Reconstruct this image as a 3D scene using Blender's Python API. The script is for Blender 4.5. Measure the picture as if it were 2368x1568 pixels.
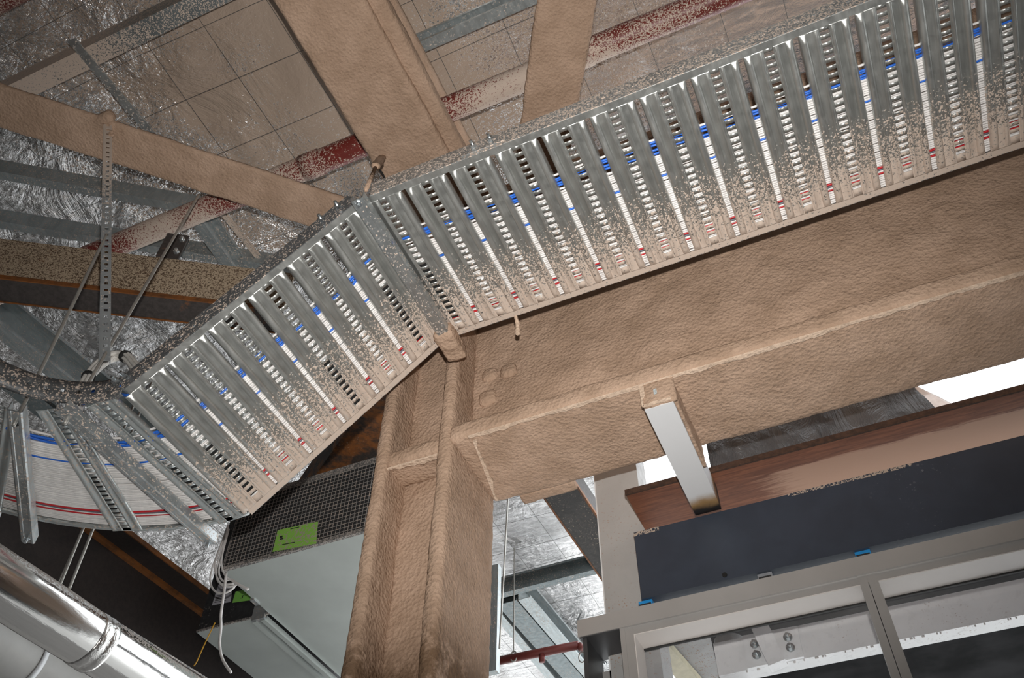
import bpy, math, random
import numpy as np
from mathutils import Matrix, Vector

for o in list(bpy.data.objects):
    bpy.data.objects.remove(o, do_unlink=True)
scene = bpy.context.scene
COL = scene.collection
random.seed(7)
R = math.radians

# ------------------------------------------------------------------ camera
FPX = 2050.0                                  # focal length in pixels of the 2368 wide frame
EL, ROLL, AZ = R(48.8), R(0.5), R(24.0)
CAM = np.array([0.0, 0.0, 1.6])
_f = np.array([-math.sin(AZ) * math.cos(EL), math.cos(AZ) * math.cos(EL), math.sin(EL)])
_r = np.array([math.cos(AZ), math.sin(AZ), 0.0])
_u = np.cross(_r, _f)
RT = math.cos(ROLL) * _r + math.sin(ROLL) * _u
UP = -math.sin(ROLL) * _r + math.cos(ROLL) * _u
cd = bpy.data.cameras.new('camera')
cd.sensor_width = 36.0
cd.lens = FPX / 2368.0 * 36.0
cd.clip_start = 0.05
cd.clip_end = 200
cam = bpy.data.objects.new('camera', cd)
COL.objects.link(cam)
cam.matrix_world = Matrix(((RT[0], UP[0], -_f[0], CAM[0]), (RT[1], UP[1], -_f[1], CAM[1]),
                           (RT[2], UP[2], -_f[2], CAM[2]), (0, 0, 0, 1)))
scene.camera = cam

# ------------------------------------------------------------------ light
scene.view_settings.view_transform = 'Standard'
scene.view_settings.look = 'None'
scene.view_settings.gamma = 1.0
scene.view_settings.use_curve_mapping = False
scene.view_settings.exposure = 0.0
world = bpy.data.worlds.new('overcast_sky')
scene.world = world
world.use_nodes = True
bg = world.node_tree.nodes['Background']
bg.inputs['Color'].default_value = (0.93, 0.97, 1.0, 1)
bg.inputs['Strength'].default_value = 3.2
# the camera's own flash, just above the lens
fl = bpy.data.lights.new('camera_flash', 'SPOT')
fl.energy = 350
fl.spot_size = R(84)
fl.spot_blend = 1.0
fl.shadow_soft_size = 0.018
fl.color = (1.0, 0.965, 0.915)
flash = bpy.data.objects.new('camera_flash', fl)
COL.objects.link(flash)
m = cam.matrix_world.copy()
m.translation = Vector(CAM + UP * 0.16 + RT * 0.01 + _f * 0.05)
flash.matrix_world = m @ Matrix.Rotation(R(5), 4, 'X')        # flash head tipped up a little


# ------------------------------------------------------------------ picking helpers: a point of the photo on a known plane
def ray(x, y):
    return _f + RT * (x - 1184) / FPX - UP * (y - 784) / FPX


def onZ(x, y, z):
    d = ray(x, y); return CAM + d * (z - CAM[2]) / d[2]


def onY(x, y, Y):
    d = ray(x, y); return CAM + d * (Y - CAM[1]) / d[1]


def onX(x, y, X):
    d = ray(x, y); return CAM + d * (X - CAM[0]) / d[0]


# ------------------------------------------------------------------ numpy noise
def _h(ix, iy, iz, s):
    n = (ix * 374761393 + iy * 668265263 + iz * 1440662683 + s * 1274126177) & 0xffffffff
    n = ((n ^ (n >> 13)) * 1274126177) & 0xffffffff
    n = (n ^ (n >> 16)) & 0xffff
    return n / 32767.5 - 1.0


def noise(p, scale, seed=0):
    q = np.asarray(p, float) * scale + 1000.0
    i = np.floor(q).astype(np.int64); f = q - i
    f = f * f * (3 - 2 * f)
    out = 0
    for a in (0, 1):
        for b in (0, 1):
            for c in (0, 1):
                w = (f[:, 0] if a else 1 - f[:, 0]) * (f[:, 1] if b else 1 - f[:, 1]) * (f[:, 2] if c else 1 - f[:, 2])
                out = out + w * _h(i[:, 0] + a, i[:, 1] + b, i[:, 2] + c, seed)
    return out


# ------------------------------------------------------------------ materials
class NT:
    def __init__(s, name):
        s.m = bpy.data.materials.new(name); s.m.use_nodes = True
        s.t = s.m.node_tree; s.n = s.t.nodes
        s.b = s.n['Principled BSDF']
        s.pos = s.n.new('ShaderNodeNewGeometry').outputs['Position']
        s.obj = s.n.new('ShaderNodeTexCoord').outputs['Object']

    def link(s, a, b):
        s.t.links.new(a, b)

    def val(s, v, inp):
        if hasattr(v, 'is_output'):
            s.link(v, inp)
        else:
            inp.default_value = v

    def math(s, op, a, b=0.0, c=0.0, clamp=False):
        n = s.n.new('ShaderNodeMath'); n.operation = op; n.use_clamp = clamp
        for k, v in enumerate((a, b, c)):
            s.val(v, n.inputs[k])
        return n.outputs[0]

    def noise(s, scale, detail=3, rough=0.6, vec=None, dist=0.0, stretch=None):
        n = s.n.new('ShaderNodeTexNoise'); n.inputs['Scale'].default_value = scale
        n.inputs['Detail'].default_value = detail; n.inputs['Roughness'].default_value = rough
        n.inputs['Distortion'].default_value = dist
        v = vec or s.obj
        if stretch:
            mp = s.n.new('ShaderNodeMapping'); mp.inputs['Scale'].default_value = stretch
            s.link(v, mp.inputs['Vector']); v = mp.outputs[0]
        s.link(v, n.inputs['Vector']); return n.outputs['Fac']

    def voro(s, scale, vec=None, feature='F1'):
        n = s.n.new('ShaderNodeTexVoronoi'); n.feature = feature; n.inputs['Scale'].default_value = scale
        s.link(vec or s.obj, n.inputs['Vector']); return n.outputs['Distance']

    def ramp(s, fac, lo, hi, a=0.0, b=1.0):
        n = s.n.new('ShaderNodeMapRange'); n.interpolation_type = 'SMOOTHSTEP'
        s.link(fac, n.inputs[0]); n.inputs[1].default_value = lo; n.inputs[2].default_value = hi
        n.inputs[3].default_value = a; n.inputs[4].default_value = b
        return n.outputs[0]

    def mix(s, fac, a, b):
        n = s.n.new('ShaderNodeMix'); n.data_type = 'RGBA'
        s.val(fac, n.inputs[0])
        for v, k in ((a, 6), (b, 7)):
            if hasattr(v, 'is_output'):
                s.link(v, n.inputs[k])
            else:
                n.inputs[k].default_value = (*v, 1)
        return n.outputs[2]

    def bump(s, h, strength, dist):
        n = s.n.new('ShaderNodeBump'); s.val(strength, n.inputs['Strength'])
        n.inputs['Distance'].default_value = dist; s.link(h, n.inputs['Height'])
        s.link(n.outputs[0], s.b.inputs['Normal'])

    def set(s, color=None, rough=None, metal=None, **k):
        for v, nm in ((color, 'Base Color'), (rough, 'Roughness'), (metal, 'Metallic')):
            if v is None:
                continue
            i = s.b.inputs[nm]
            if hasattr(v, 'is_output'):
                s.link(v, i)
            elif nm == 'Base Color':
                i.default_value = (*v, 1)
            else:
                i.default_value = v
        return s

    def specks(s, d, grain):
        """sprayed droplets: one dot per cell, present where the density field d beats the cell's own number"""
        out = None
        for k, gs in enumerate((grain, grain * 1.55)):
            n = s.n.new('ShaderNodeTexVoronoi'); n.inputs['Scale'].default_value = gs; s.link(s.pos, n.inputs['Vector'])
            sp = s.n.new('ShaderNodeSeparateColor'); s.link(n.outputs['Color'], sp.inputs[0])
            on = s.math('DIVIDE', s.math('SUBTRACT', d, sp.outputs[0]), 0.10, clamp=True)
            r0 = s.math('MULTIPLY', s.math('ADD', sp.outputs[1], 0.45), 0.58)
            dot = s.math('DIVIDE', s.math('SUBTRACT', r0, n.outputs['Distance']), 0.10, clamp=True)
            m = s.math('MULTIPLY', on, dot)
            out = m if out is None else s.math('MAXIMUM', out, m)
        lim = s.math('SUBTRACT', 1.02, s.math('MULTIPLY', d, 0.66))
        coat = s.math('DIVIDE', s.math('SUBTRACT', s.noise(grain * 0.75, 2, 0.6, vec=s.pos), lim), 0.07, clamp=True)
        return s.math('MAXIMUM', out, coat)

    def axis(s, ax):
        n = s.n.new('ShaderNodeSeparateXYZ'); s.link(s.pos, n.inputs[0]); return n.outputs[ax]


TAN = (0.47, 0.315, 0.215)
DUST = (0.58, 0.475, 0.40)
MAT = {}


def m_spray(name, ca=(0.385, 0.265, 0.188), cb=(0.50, 0.352, 0.26), bs=1.0):
    t = NT(name)
    n1 = t.noise(7, 4, 0.6); n2 = t.noise(240, 3, 0.7); v = t.voro(85)
    n3 = t.noise(55, 4, 0.7)
    c = t.mix(t.ramp(n1, 0.3, 0.7), ca, cb)
    c = t.mix(t.ramp(n2, 0.52, 0.72, 0, 0.45), c, tuple(x * 0.62 for x in ca))
    t.set(c, 0.95, 0.0)
    t.b.inputs['Specular IOR Level'].default_value = 0.15
    h = t.math('ADD', t.math('MULTIPLY', n2, 0.35), t.math('ADD', t.math('MULTIPLY', v, 0.9), t.math('MULTIPLY', n3, 1.1)))
    t.bump(h, 0.6 * bs, 0.0075)
    return t.m


def m_dust(name, base, metal, rough, bias=None, grain=165, var=0.12, dustc=DUST, bumpy=0.12, soft=0.05, streak=None):
    """painted / galvanised base under fine overspray; bias(t) gives the density field 0..1"""
    t = NT(name)
    n1 = t.noise(9, 4, 0.6, stretch=streak)
    lo = tuple(max(0, x * (1 - var)) for x in base); hi = tuple(min(1, x * (1 + var)) for x in base)
    c = t.mix(t.ramp(n1, 0.3, 0.7), lo, hi)
    r = t.ramp(t.noise(30, 3, 0.6), 0.3, 0.7, rough * 0.85, min(1, rough * 1.2))
    if bias is not None:
        d = bias(t)
        msk = t.specks(d, grain)
        c = t.mix(msk, c, dustc)
        mt = t.math('MULTIPLY', t.math('SUBTRACT', 1.0, msk), metal)
        r = t.math('ADD', r, t.math('MULTIPLY', msk, 0.9 - rough))
        t.set(c, r, mt)
        h = t.math('ADD', t.math('MULTIPLY', msk, 0.35), t.math('MULTIPLY', n1, 0.6))
        t.bump(h, 0.22, 0.003)
    else:
        t.set(c, r, metal)
        if bumpy:
            t.bump(t.noise(60, 3, 0.6), bumpy, 0.004)
    return t.m


def const(v):
    return lambda t: t.math('ADD', t.math('MULTIPLY', t.noise(2.2, 3, 0.6, vec=t.pos), 0.5), v - 0.25)


def lin(ax, a, b, lo=0.0, hi=1.0):
    def f(t):
        g = t.ramp(t.axis(ax), a, b, lo, hi)
        return t.math('ADD', g, t.math('MULTIPLY', t.math('SUBTRACT', t.noise(5.0, 3, 0.6, vec=t.pos), 0.5), 0.30))
    return f


MAT['spray'] = m_spray('sprayed_fireproofing')
MAT['spray_pale'] = m_spray('sprayed_fireproofing_ragged_edge', (0.60, 0.45, 0.34), (0.70, 0.54, 0.42))


def m_column():
    # fireproofing with a scorched, dirty patch towards the foot of the column
    m = m_spray('sprayed_fireproofing_column'); t = NT.__new__(NT)
    t.m = m; t.t = m.node_tree; t.n = t.t.nodes; t.b = t.n['Principled BSDF']
    t.pos = t.n.new('ShaderNodeNewGeometry').outputs['Position']
    t.obj = t.n.new('ShaderNodeTexCoord').outputs['Object']
    src = t.b.inputs['Base Color'].links[0].from_socket
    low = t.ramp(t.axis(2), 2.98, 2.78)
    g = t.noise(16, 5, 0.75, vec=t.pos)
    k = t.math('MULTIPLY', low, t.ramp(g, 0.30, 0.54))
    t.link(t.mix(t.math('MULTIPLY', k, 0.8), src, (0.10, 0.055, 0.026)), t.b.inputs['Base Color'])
    return m


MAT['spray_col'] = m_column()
GALV = (0.60, 0.62, 0.60)
MAT['tray'] = m_dust('galvanised_tray_with_overspray', (0.50, 0.51, 0.495), 0.85, 0.40, lin(1, 1.34, 1.74, -0.10, 1.0), streak=(8, 1, 1))
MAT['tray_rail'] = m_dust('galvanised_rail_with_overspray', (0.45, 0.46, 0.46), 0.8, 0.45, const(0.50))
MAT['tray_rail_shaded'] = m_dust('galvanised_rail_shaded', (0.13, 0.135, 0.14), 0.4, 0.5, const(0.26))  # rails the flash only grazes: their shade is put into the base colour
MAT['tray_low'] = m_dust('galvanised_bend_plate', (0.50, 0.53, 0.53), 0.8, 0.42, const(0.12), streak=(4, 1, 1))
MAT['strut'] = m_dust('zinc_strut', (0.50, 0.53, 0.54), 0.85, 0.36, const(0.16))
MAT['strut_dusty'] = m_dust('zinc_strut_dusty', (0.42, 0.45, 0.47), 0.6, 0.45, lin(2, 4.2, 4.75, 0.1, 1.1))
MAT['zinc'] = m_dust('bright_zinc', (0.72, 0.77, 0.80), 1.0, 0.25)
MAT['rod'] = m_dust('zinc_rod', (0.46, 0.45, 0.42), 0.7, 0.5)
MAT['purlin'] = m_dust('galvanised_purlin', (0.20, 0.235, 0.245), 0.55, 0.5, const(0.10), streak=(1, 6, 1))
MAT['purlin_dusty'] = m_dust('galvanised_purlin_dusty', (0.20, 0.225, 0.23), 0.5, 0.5, lin(0, -1.9, -2.5, 0.35, 1.0))
MAT['purlin_light'] = m_dust('galvanised_purlin_light', (0.36, 0.40, 0.41), 0.6, 0.42, const(0.12), streak=(6, 1, 1))
MAT['red'] = m_dust('red_pipe_overspray', (0.16, 0.022, 0.016), 0.0, 0.45, lambda t: t.math('ADD', t.math('MULTIPLY', t.ramp(t.axis(0), -0.3, 0.3, 1.0, 0.45), t.ramp(t.noise(1.3, 2, 0.5, vec=t.pos), 0.34, 0.60, 0.1, 0.95)), t.math('MULTIPLY', t.math('SUBTRACT', t.noise(6, 2, 0.5, vec=t.pos), 0.5), 0.5)))
MAT['red_clean'] = m_dust('red_oxide_paint', (0.15, 0.026, 0.02), 0.0, 0.5)


def m_rust(name, bias=None, base=(0.055, 0.046, 0.043), amt=(0.58, 0.72)):
    t = NT(name)
    n = t.noise(5, 5, 0.7); n2 = t.noise(40, 4, 0.7)
    c = t.mix(t.ramp(n2, 0.3, 0.7), tuple(x * 0.75 for x in base), tuple(x * 1.3 for x in base))
    c = t.mix(t.ramp(n, *amt), c, t.mix(n2, (0.16, 0.052, 0.012), (0.30, 0.105, 0.02)))
    r = 0.7
    if bias:
        d = bias(t)
        msk = t.specks(d, 150)
        c = t.mix(msk, c, (0.50, 0.40, 0.29))
    t.set(c, r, 0.0); t.bump(n2, 0.3, 0.004)
    return t.m


MAT['rust'] = m_rust('mill_scale_steel')
MAT['rust_dark'] = m_rust('dark_steel', base=(0.022, 0.015, 0.013), amt=(0.72, 0.9))
MAT['rust_edge'] = m_rust('orange_rust_edge', base=(0.13, 0.05, 0.015), amt=(0.35, 0.6))
MAT['rust_dust'] = m_rust('rusty_beam_overspray', const(0.72), (0.10, 0.06, 0.035))
MAT['rust_speck'] = m_rust('rusty_beam_specks', const(0.05), (0.05, 0.045, 0.042), (0.62, 0.75))
MAT['rust_orange'] = m_rust('orange_stained_steel', const(0.03), (0.04, 0.03, 0.025), (0.42, 0.62))


def m_foil():
    t = NT('foil_insulation')
    crease = t.noise(2.2, 6, 0.62, vec=t.pos, dist=1.2)
    fine = t.noise(17, 5, 0.7, vec=t.pos, dist=1.5, stretch=(0.7, 1.5, 1))
    # overspray fans out round the sprayed rafter and braces
    vm = t.n.new('ShaderNodeVectorMath'); vm.operation = 'DISTANCE'
    t.link(t.pos, vm.inputs[0]); vm.inputs[1].default_value = (-1.45, 1.05, 5.5)
    near = t.ramp(vm.outputs['Value'], 0.3, 2.1, 1.10, 0.05)
    d = t.math('ADD', near, t.math('MULTIPLY', t.math('SUBTRACT', t.noise(1.7, 4, 0.65, vec=t.pos), 0.5), 1.6))
    d = t.math('MULTIPLY', d, t.ramp(vm.outputs['Value'], 1.2, 2.1, 1.0, 0.0))
    msk = t.specks(d, 120)
    c = t.mix(msk, (0.84, 0.83, 0.83), (0.40, 0.31, 0.245))
    t.set(c, t.math('ADD', 0.20, t.math('MULTIPLY', msk, 0.7)), t.math('SUBTRACT', 0.88, t.math('MULTIPLY', msk, 0.88)))
    t.bump(t.math('ADD', t.math('MULTIPLY', crease, 2.0), t.math('MULTIPLY', fine, t.math('SUBTRACT', 0.42, t.math('MULTIPLY', d, 0.40, clamp=True)))), t.ramp(t.axis(0), -2.4, -1.5, 0.85, 0.22), 0.06)
    return t.m


MAT['foil'] = m_foil()


def simple(name, col, rough=0.5, metal=0.0, var=0.1, scale=25, bump=0.05, spec=None):
    t = NT(name); n = t.noise(scale, 4, 0.6)
    t.set(t.mix(t.ramp(n, 0.3, 0.7), tuple(x * (1 - var) for x in col), tuple(min(1, x * (1 + var)) for x in col)), rough, metal)
    if bump:
        t.bump(n, bump, 0.003)
    if spec is not None:
        t.b.inputs['Specular IOR Level'].default_value = spec
    return t.m


MAT['cable_white'] = simple('white_cable_jacket', (0.74, 0.72, 0.71), 0.5)
MAT['cable_blue'] = simple('blue_cable_jacket', (0.02, 0.14, 0.62), 0.45)
MAT['cable_red'] = simple('red_cable_jacket', (0.50, 0.012, 0.02), 0.45)
MAT['cable_grey'] = simple('grey_cable_jacket', (0.13, 0.13, 0.16), 0.5)
MAT['cable_bundle'] = simple('pale_grey_cable_jacket', (0.55, 0.53, 0.50), 0.55)
MAT['black'] = simple('black_fabric', (0.008, 0.008, 0.008), 0.9)
MAT['wire'] = simple('dark_wire', (0.12, 0.115, 0.11), 0.5, 0.3)
MAT['white_steel'] = m_dust('white_painted_steel', (0.70, 0.71, 0.72), 0.0, 0.4, const(0.02), var=0.04)


def m_rhs():
    t = NT('white_painted_tube_scorched_end')
    n = t.noise(14, 4, 0.6, vec=t.pos)
    y = t.math('ADD', t.axis(1), t.math('MULTIPLY', t.math('SUBTRACT', n, 0.5), 0.05))
    c = t.mix(t.ramp(y, 2.30, 2.355), (0.70, 0.71, 0.73), (0.33, 0.20, 0.085))
    c = t.mix(t.ramp(y, 2.345, 2.385), c, (0.012, 0.01, 0.01))
    t.set(c, 0.42); return t.m


MAT['white_wet_daylit'] = m_dust('wet_white_paint_daylit', (0.86, 0.86, 0.86), 0.0, 0.3, const(-0.02), var=0.03, dustc=(0.25, 0.12, 0.06))  # outdoor steel lightened, its daylight put into the paint colour
MAT['rhs'] = m_rhs()
MAT['white_col'] = m_dust('off_white_column_paint', (0.38, 0.375, 0.37), 0.0, 0.55, const(0.05), var=0.05, dustc=(0.34, 0.24, 0.18))
MAT['navy'] = m_dust('dark_blue_primer', (0.032, 0.042, 0.062), 0.0, 0.42, const(-0.02), var=0.08, dustc=(0.2, 0.21, 0.23))
MAT['navy_speck'] = m_dust('dark_blue_primer_crumbs', (0.032, 0.042, 0.062), 0.0, 0.42, const(0.6), dustc=(0.42, 0.34, 0.28))


def m_ply():
    t = NT('red_brown_plywood')
    g = t.noise(6, 6, 0.7, stretch=(1.2, 14, 14), dist=0.6)
    c = t.mix(t.ramp(g, 0.3, 0.72), (0.105, 0.032, 0.014), (0.235, 0.085, 0.038))
    # lighter sanded stretch with feathered ends
    x = t.axis(0); y = t.axis(1)
    w = t.math('ADD', t.math('MULTIPLY', t.math('SUBTRACT', g, 0.5), 0.30), x)
    a = t.math('MULTIPLY', t.ramp(w, -0.20, -0.05), t.ramp(w, 1.9, 1.6))
    yy = t.math('ADD', t.math('SUBTRACT', y, 0.0), t.math('MULTIPLY', t.math('SUBTRACT', g, 0.5), 0.06))
    a = t.math('MULTIPLY', a, t.ramp(yy, 2.405, 2.425))
    c = t.mix(a, c, (0.40, 0.235, 0.16))
    t.set(c, 0.55); t.bump(g, 0.15, 0.003); return t.m


MAT['ply'] = m_ply()
MAT['ply_edge'] = simple('plywood_edge', (0.05, 0.024, 0.014), 0.8, 0, 0.4, 60)
MAT['alu'] = simple('anodised_aluminium', (0.42, 0.408, 0.40), 0.42, 0.3, 0.05, 4, 0.0)
MAT['alu_in'] = simple('aluminium_reveal', (0.68, 0.64, 0.615), 0.45, 0.0, 0.04, 4, 0.0)
MAT['alu_dark'] = simple('dark_aluminium', (0.08, 0.08, 0.085), 0.4, 0.4, 0.1, 6, 0.0)
MAT['gasket'] = simple('black_gasket', (0.02, 0.02, 0.02), 0.7)
MAT['blue_plastic'] = simple('blue_packer_plastic', (0.02, 0.26, 0.62), 0.4)
MAT['grey_plastic'] = simple('grey_packer_plastic', (0.25, 0.26, 0.28), 0.45)
MAT['soffit'] = simple('dark_soffit_board', (0.020, 0.020, 0.021), 0.9, 0, 0.6, 5, 0.2, 0.1)


def m_membrane():
    t = NT('crinkled_black_plastic')
    n = t.noise(6, 6, 0.7, dist=2.0, stretch=(1, 1, 0.4))
    t.set((0.075, 0.078, 0.085), 0.28); t.bump(n, 0.9, 0.05); return t.m


MAT['membrane'] = m_membrane()
MAT['membrane_white'] = simple('translucent_white_film', (0.85, 0.86, 0.9), 0.5)
MAT['galv_box'] = simple('galvanised_duct_sheet', (0.50, 0.54, 0.52), 0.36, 0.35, 0.06, 3, 0.04)
MAT['duct_black'] = m_dust('black_faced_duct_liner', (0.028, 0.028, 0.03), 0.0, 0.7, const(0.03), dustc=(0.40, 0.36, 0.33))
MAT['mesh_wire'] = m_dust('zinc_mesh_dusty', (0.30, 0.29, 0.28), 0.2, 0.6, const(0.35))
MAT['duct_edge'] = m_dust('duct_edge_dusty', (0.12, 0.12, 0.12), 0.2, 0.6, const(0.6), dustc=(0.42, 0.38, 0.35))


def m_label(name, c, ink=(0.03, 0.05, 0.02), dust=0.3):
    t = NT(name)
    g = t.noise(85, 2, 0.55, vec=t.pos)
    d = const(dust)(t)
    msk = t.math('DIVIDE', t.math('SUBTRACT', g, t.math('SUBTRACT', 0.8, t.math('MULTIPLY', d, 0.62))), 0.06, clamp=True)
    t.set(t.mix(msk, c, (0.45, 0.40, 0.33)), 0.6); return t.m


MAT['green'] = m_label('green_paper_label', (0.30, 0.62, 0.10), dust=0.42)
MAT['green_clean'] = m_label('green_paper_label_clean', (0.26, 0.62, 0.11), dust=-0.1)
MAT['paper'] = m_label('grey_paper_label', (0.50, 0.50, 0.55), dust=0.0)
MAT['ink'] = simple('black_ink', (0.02, 0.02, 0.02), 0.8)


def m_silver():
    t = NT('foil_wrapped_duct')
    n = t.noise(5, 4, 0.6, stretch=(5, 1, 5)); f = t.noise(30, 5, 0.7, dist=1.0)
    d = lin(2, 3.07, 3.19, -0.1, 0.75)(t)
    g = t.noise(110, 2, 0.55, vec=t.pos)
    msk = t.math('DIVIDE', t.math('SUBTRACT', g, t.math('SUBTRACT', 0.80, t.math('MULTIPLY', d, 0.62))), 0.06, clamp=True)
    t.set(t.mix(msk, (0.86, 0.85, 0.83), (0.35, 0.31, 0.28)), t.math('ADD', 0.15, t.math('MULTIPLY', msk, 0.7)), t.math('SUBTRACT', 1.0, t.math('MULTIPLY', msk, 0.9)))
    t.bump(t.math('ADD', n, t.math('MULTIPLY', f, 0.06)), 0.18, 0.008)
    return t.m


MAT['silver'] = m_silver()
MAT['tape'] = simple('crumpled_foil_tape', (0.8, 0.79, 0.77), 0.2, 1.0, 0.05, 70, 0.9)
MAT['pvc'] = m_dust('pale_pvc_pipe', (0.40, 0.39, 0.37), 0.0, 0.45, const(0.02), var=0.05)
MAT['wall'] = simple('unpainted_plaster_wall', (0.20, 0.19, 0.18), 0.9, 0, 0.1, 2)
MAT['concrete'] = simple('concrete_floor', (0.23, 0.22, 0.21), 0.8, 0, 0.15, 3)
MAT['bounce_ground'] = simple('pale_bounce_ground', (0.72, 0.71, 0.69), 0.8, 0, 0.06, 1.5)
MAT['cream'] = simple('cream_timber', (0.62, 0.57, 0.42), 0.6)
MAT['yellow'] = simple('yellow_string', (0.55, 0.28, 0.01), 0.6)


def m_glass():
    m = bpy.data.materials.new('window_glass'); m.use_nodes = True
    t = m.node_tree; t.nodes.clear()
    o = t.nodes.new('ShaderNodeOutputMaterial'); mx = t.nodes.new('ShaderNodeMixShader')
    tr = t.nodes.new('ShaderNodeBsdfTransparent'); gl = t.nodes.new('ShaderNodeBsdfGlossy')
    fr = t.nodes.new('ShaderNodeFresnel'); fr.inputs[0].default_value = 1.45
    tr.inputs[0].default_value = (0.97, 0.97, 0.975, 1); gl.inputs['Roughness'].default_value = 0.02
    t.links.new(fr.outputs[0], mx.inputs[0]); t.links.new(tr.outputs[0], mx.inputs[1])
    t.links.new(gl.outputs[0], mx.inputs[2]); t.links.new(mx.outputs[0], o.inputs[0])
    return m


MAT['glass'] = m_glass()


# ------------------------------------------------------------------ mesh helpers
def link(name, V, Fc, mat, parent=None, smooth=False, loc=None, mw=None):
    me = bpy.data.meshes.new(name)
    me.from_pydata([tuple(v) for v in V], [], [tuple(f) for f in Fc])
    me.update()
    if mat:
        me.materials.append(MAT[mat])
    if smooth:
        me.polygons.foreach_set('use_smooth', [True] * len(me.polygons))
    o = bpy.data.objects.new(name, me); COL.objects.link(o)
    if parent is not None:
        o.parent = parent
    if mw is not None:
        o.matrix_local = mw
    return o


def tag(o, label=None, cat=None, group=None, kind=None):
    for k, v in (('label', label), ('category', cat), ('group', group), ('kind', kind)):
        if v:
            o[k] = v
    return o


def thing(name, label, cat, loc=(0, 0, 0), group=None):
    o = bpy.data.objects.new(name, None); COL.objects.link(o); o.empty_display_size = 0.05
    o.location = loc; bpy.context.view_layer.update()
    return tag(o, label, cat, group)


def part(name, V, Fc, mat, parent, **k):
    """geometry in world coordinates, stored relative to the parent's origin"""
    off = np.array(parent.location) if parent.type == 'EMPTY' else np.array(parent.matrix_basis.translation)
    if parent.parent is not None:
        off = np.array(parent.matrix_basis.translation) + np.array(parent.parent.location)
    return link(name, np.asarray(V, float) - off, Fc, mat, parent, **k)


class MB:
    def __init__(s):
        s.V = []; s.F = []

    def add(s, V, F):
        n = len(s.V); s.V += [tuple(v) for v in V]; s.F += [tuple(i + n for i in f) for f in F]; return s

    def box(s, a, b):
        (x0, y0, z0), (x1, y1, z1) = a, b
        return s.add([(x0, y0, z0), (x1, y0, z0), (x1, y1, z0), (x0, y1, z0), (x0, y0, z1), (x1, y0, z1), (x1, y1, z1), (x0, y1, z1)],
                     [(0, 3, 2, 1), (4, 5, 6, 7), (0, 1, 5, 4), (1, 2, 6, 5), (2, 3, 7, 6), (3, 0, 4, 7)])

    def obox(s, c, ax, ay, az, hx, hy, hz):
        c, ax, ay, az = (np.array(v, float) for v in (c, ax, ay, az))
        V = [c + ax * hx * i + ay * hy * j + az * hz * k for k in (-1, 1) for j in (-1, 1) for i in (-1, 1)]
        return s.add(V, [(0, 2, 3, 1), (4, 5, 7, 6), (0, 1, 5, 4), (1, 3, 7, 5), (3, 2, 6, 7), (2, 0, 4, 6)])

    def bar(s, p, q, w, h, up=(0, 0, 1)):
        """rectangular bar from p to q, w wide and h tall, centred"""
        p, q = np.array(p, float), np.array(q, float); d = q - p; L = np.linalg.norm(d); d = d / L
        sd = np.cross(d, up); sd = sd / np.linalg.norm(sd); u = np.cross(sd, d)
        return s.obox((p + q) / 2, d, sd, u, L / 2, w / 2, h / 2)

    def tube(s, path, r, n=8, caps=True):
        P = np.array(path, float); k = len(P)
        T = np.gradient(P, axis=0); T /= np.linalg.norm(T, axis=1)[:, None]
        ref = np.array((0, 0, 1.0)) if abs(T[0][2]) < 0.9 else np.array((1.0, 0, 0))
        A = np.cross(T[0], ref); A /= np.linalg.norm(A)
        base = len(s.V)
        rr = np.broadcast_to(np.asarray(r, float), (k,))
        for i in range(k):
            A = A - T[i] * (A @ T[i]); A = A / np.linalg.norm(A); B = np.cross(T[i], A)
            for j in range(n):
                a = 2 * math.pi * j / n
                s.V.append(tuple(P[i] + (A * math.cos(a) + B * math.sin(a)) * rr[i]))
        for i in range(k - 1):
            for j in range(n):
                j2 = (j + 1) % n
                s.F.append((base + i * n + j, base + i * n + j2, base + (i + 1) * n + j2, base + (i + 1) * n + j))
        if caps:
            s.F.append(tuple(base + j for j in range(n))[::-1]); s.F.append(tuple(base + (k - 1) * n + j for j in range(n)))
        return s

    def part(s, name, mat, parent, **k):
        return part(name, s.V, s.F, mat, parent, **k)

    def top(s, name, mat, label, cat, group=None, kind=None, smooth=False):
        V = np.array(s.V); c = np.array([(V[:, 0].min() + V[:, 0].max()) / 2, (V[:, 1].min() + V[:, 1].max()) / 2, V[:, 2].min()])
        o = link(name, V - c, s.F, mat, None, smooth=smooth, mw=Matrix.Translation(c))
        return tag(o, label, cat, group, kind)


def cprofile(p, q, w, h, lip, th=0.004, up=(0, 0, 1), side=1):
    """C section from p to q: web vertical (height h), flanges width w to one side, lips"""
    p, q, up = np.array(p, float), np.array(q, float), np.array(up, float)
    d = (q - p) / np.linalg.norm(q - p); sd = np.cross(d, up); sd = sd / np.linalg.norm(sd) * side
    u = np.cross(sd, d) * side
    u = u * np.sign(u @ up)
    prof = [(0, 0), (w, 0), (w, lip), (w - th, lip), (w - th, th), (th, th), (th, h - th), (w - th, h - th), (w - th, h - lip), (w, h - lip), (w, h), (0, h)]
    V = [e + sd * a + u * b for e in (p, q) for a, b in prof]
    n = len(prof)
    F = [(i, (i + 1) % n, n + (i + 1) % n, n + i) for i in range(n)]
    F += [tuple(range(n))[::-1], tuple(range(n, 2 * n))]
    return MB().add(V, F)


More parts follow.
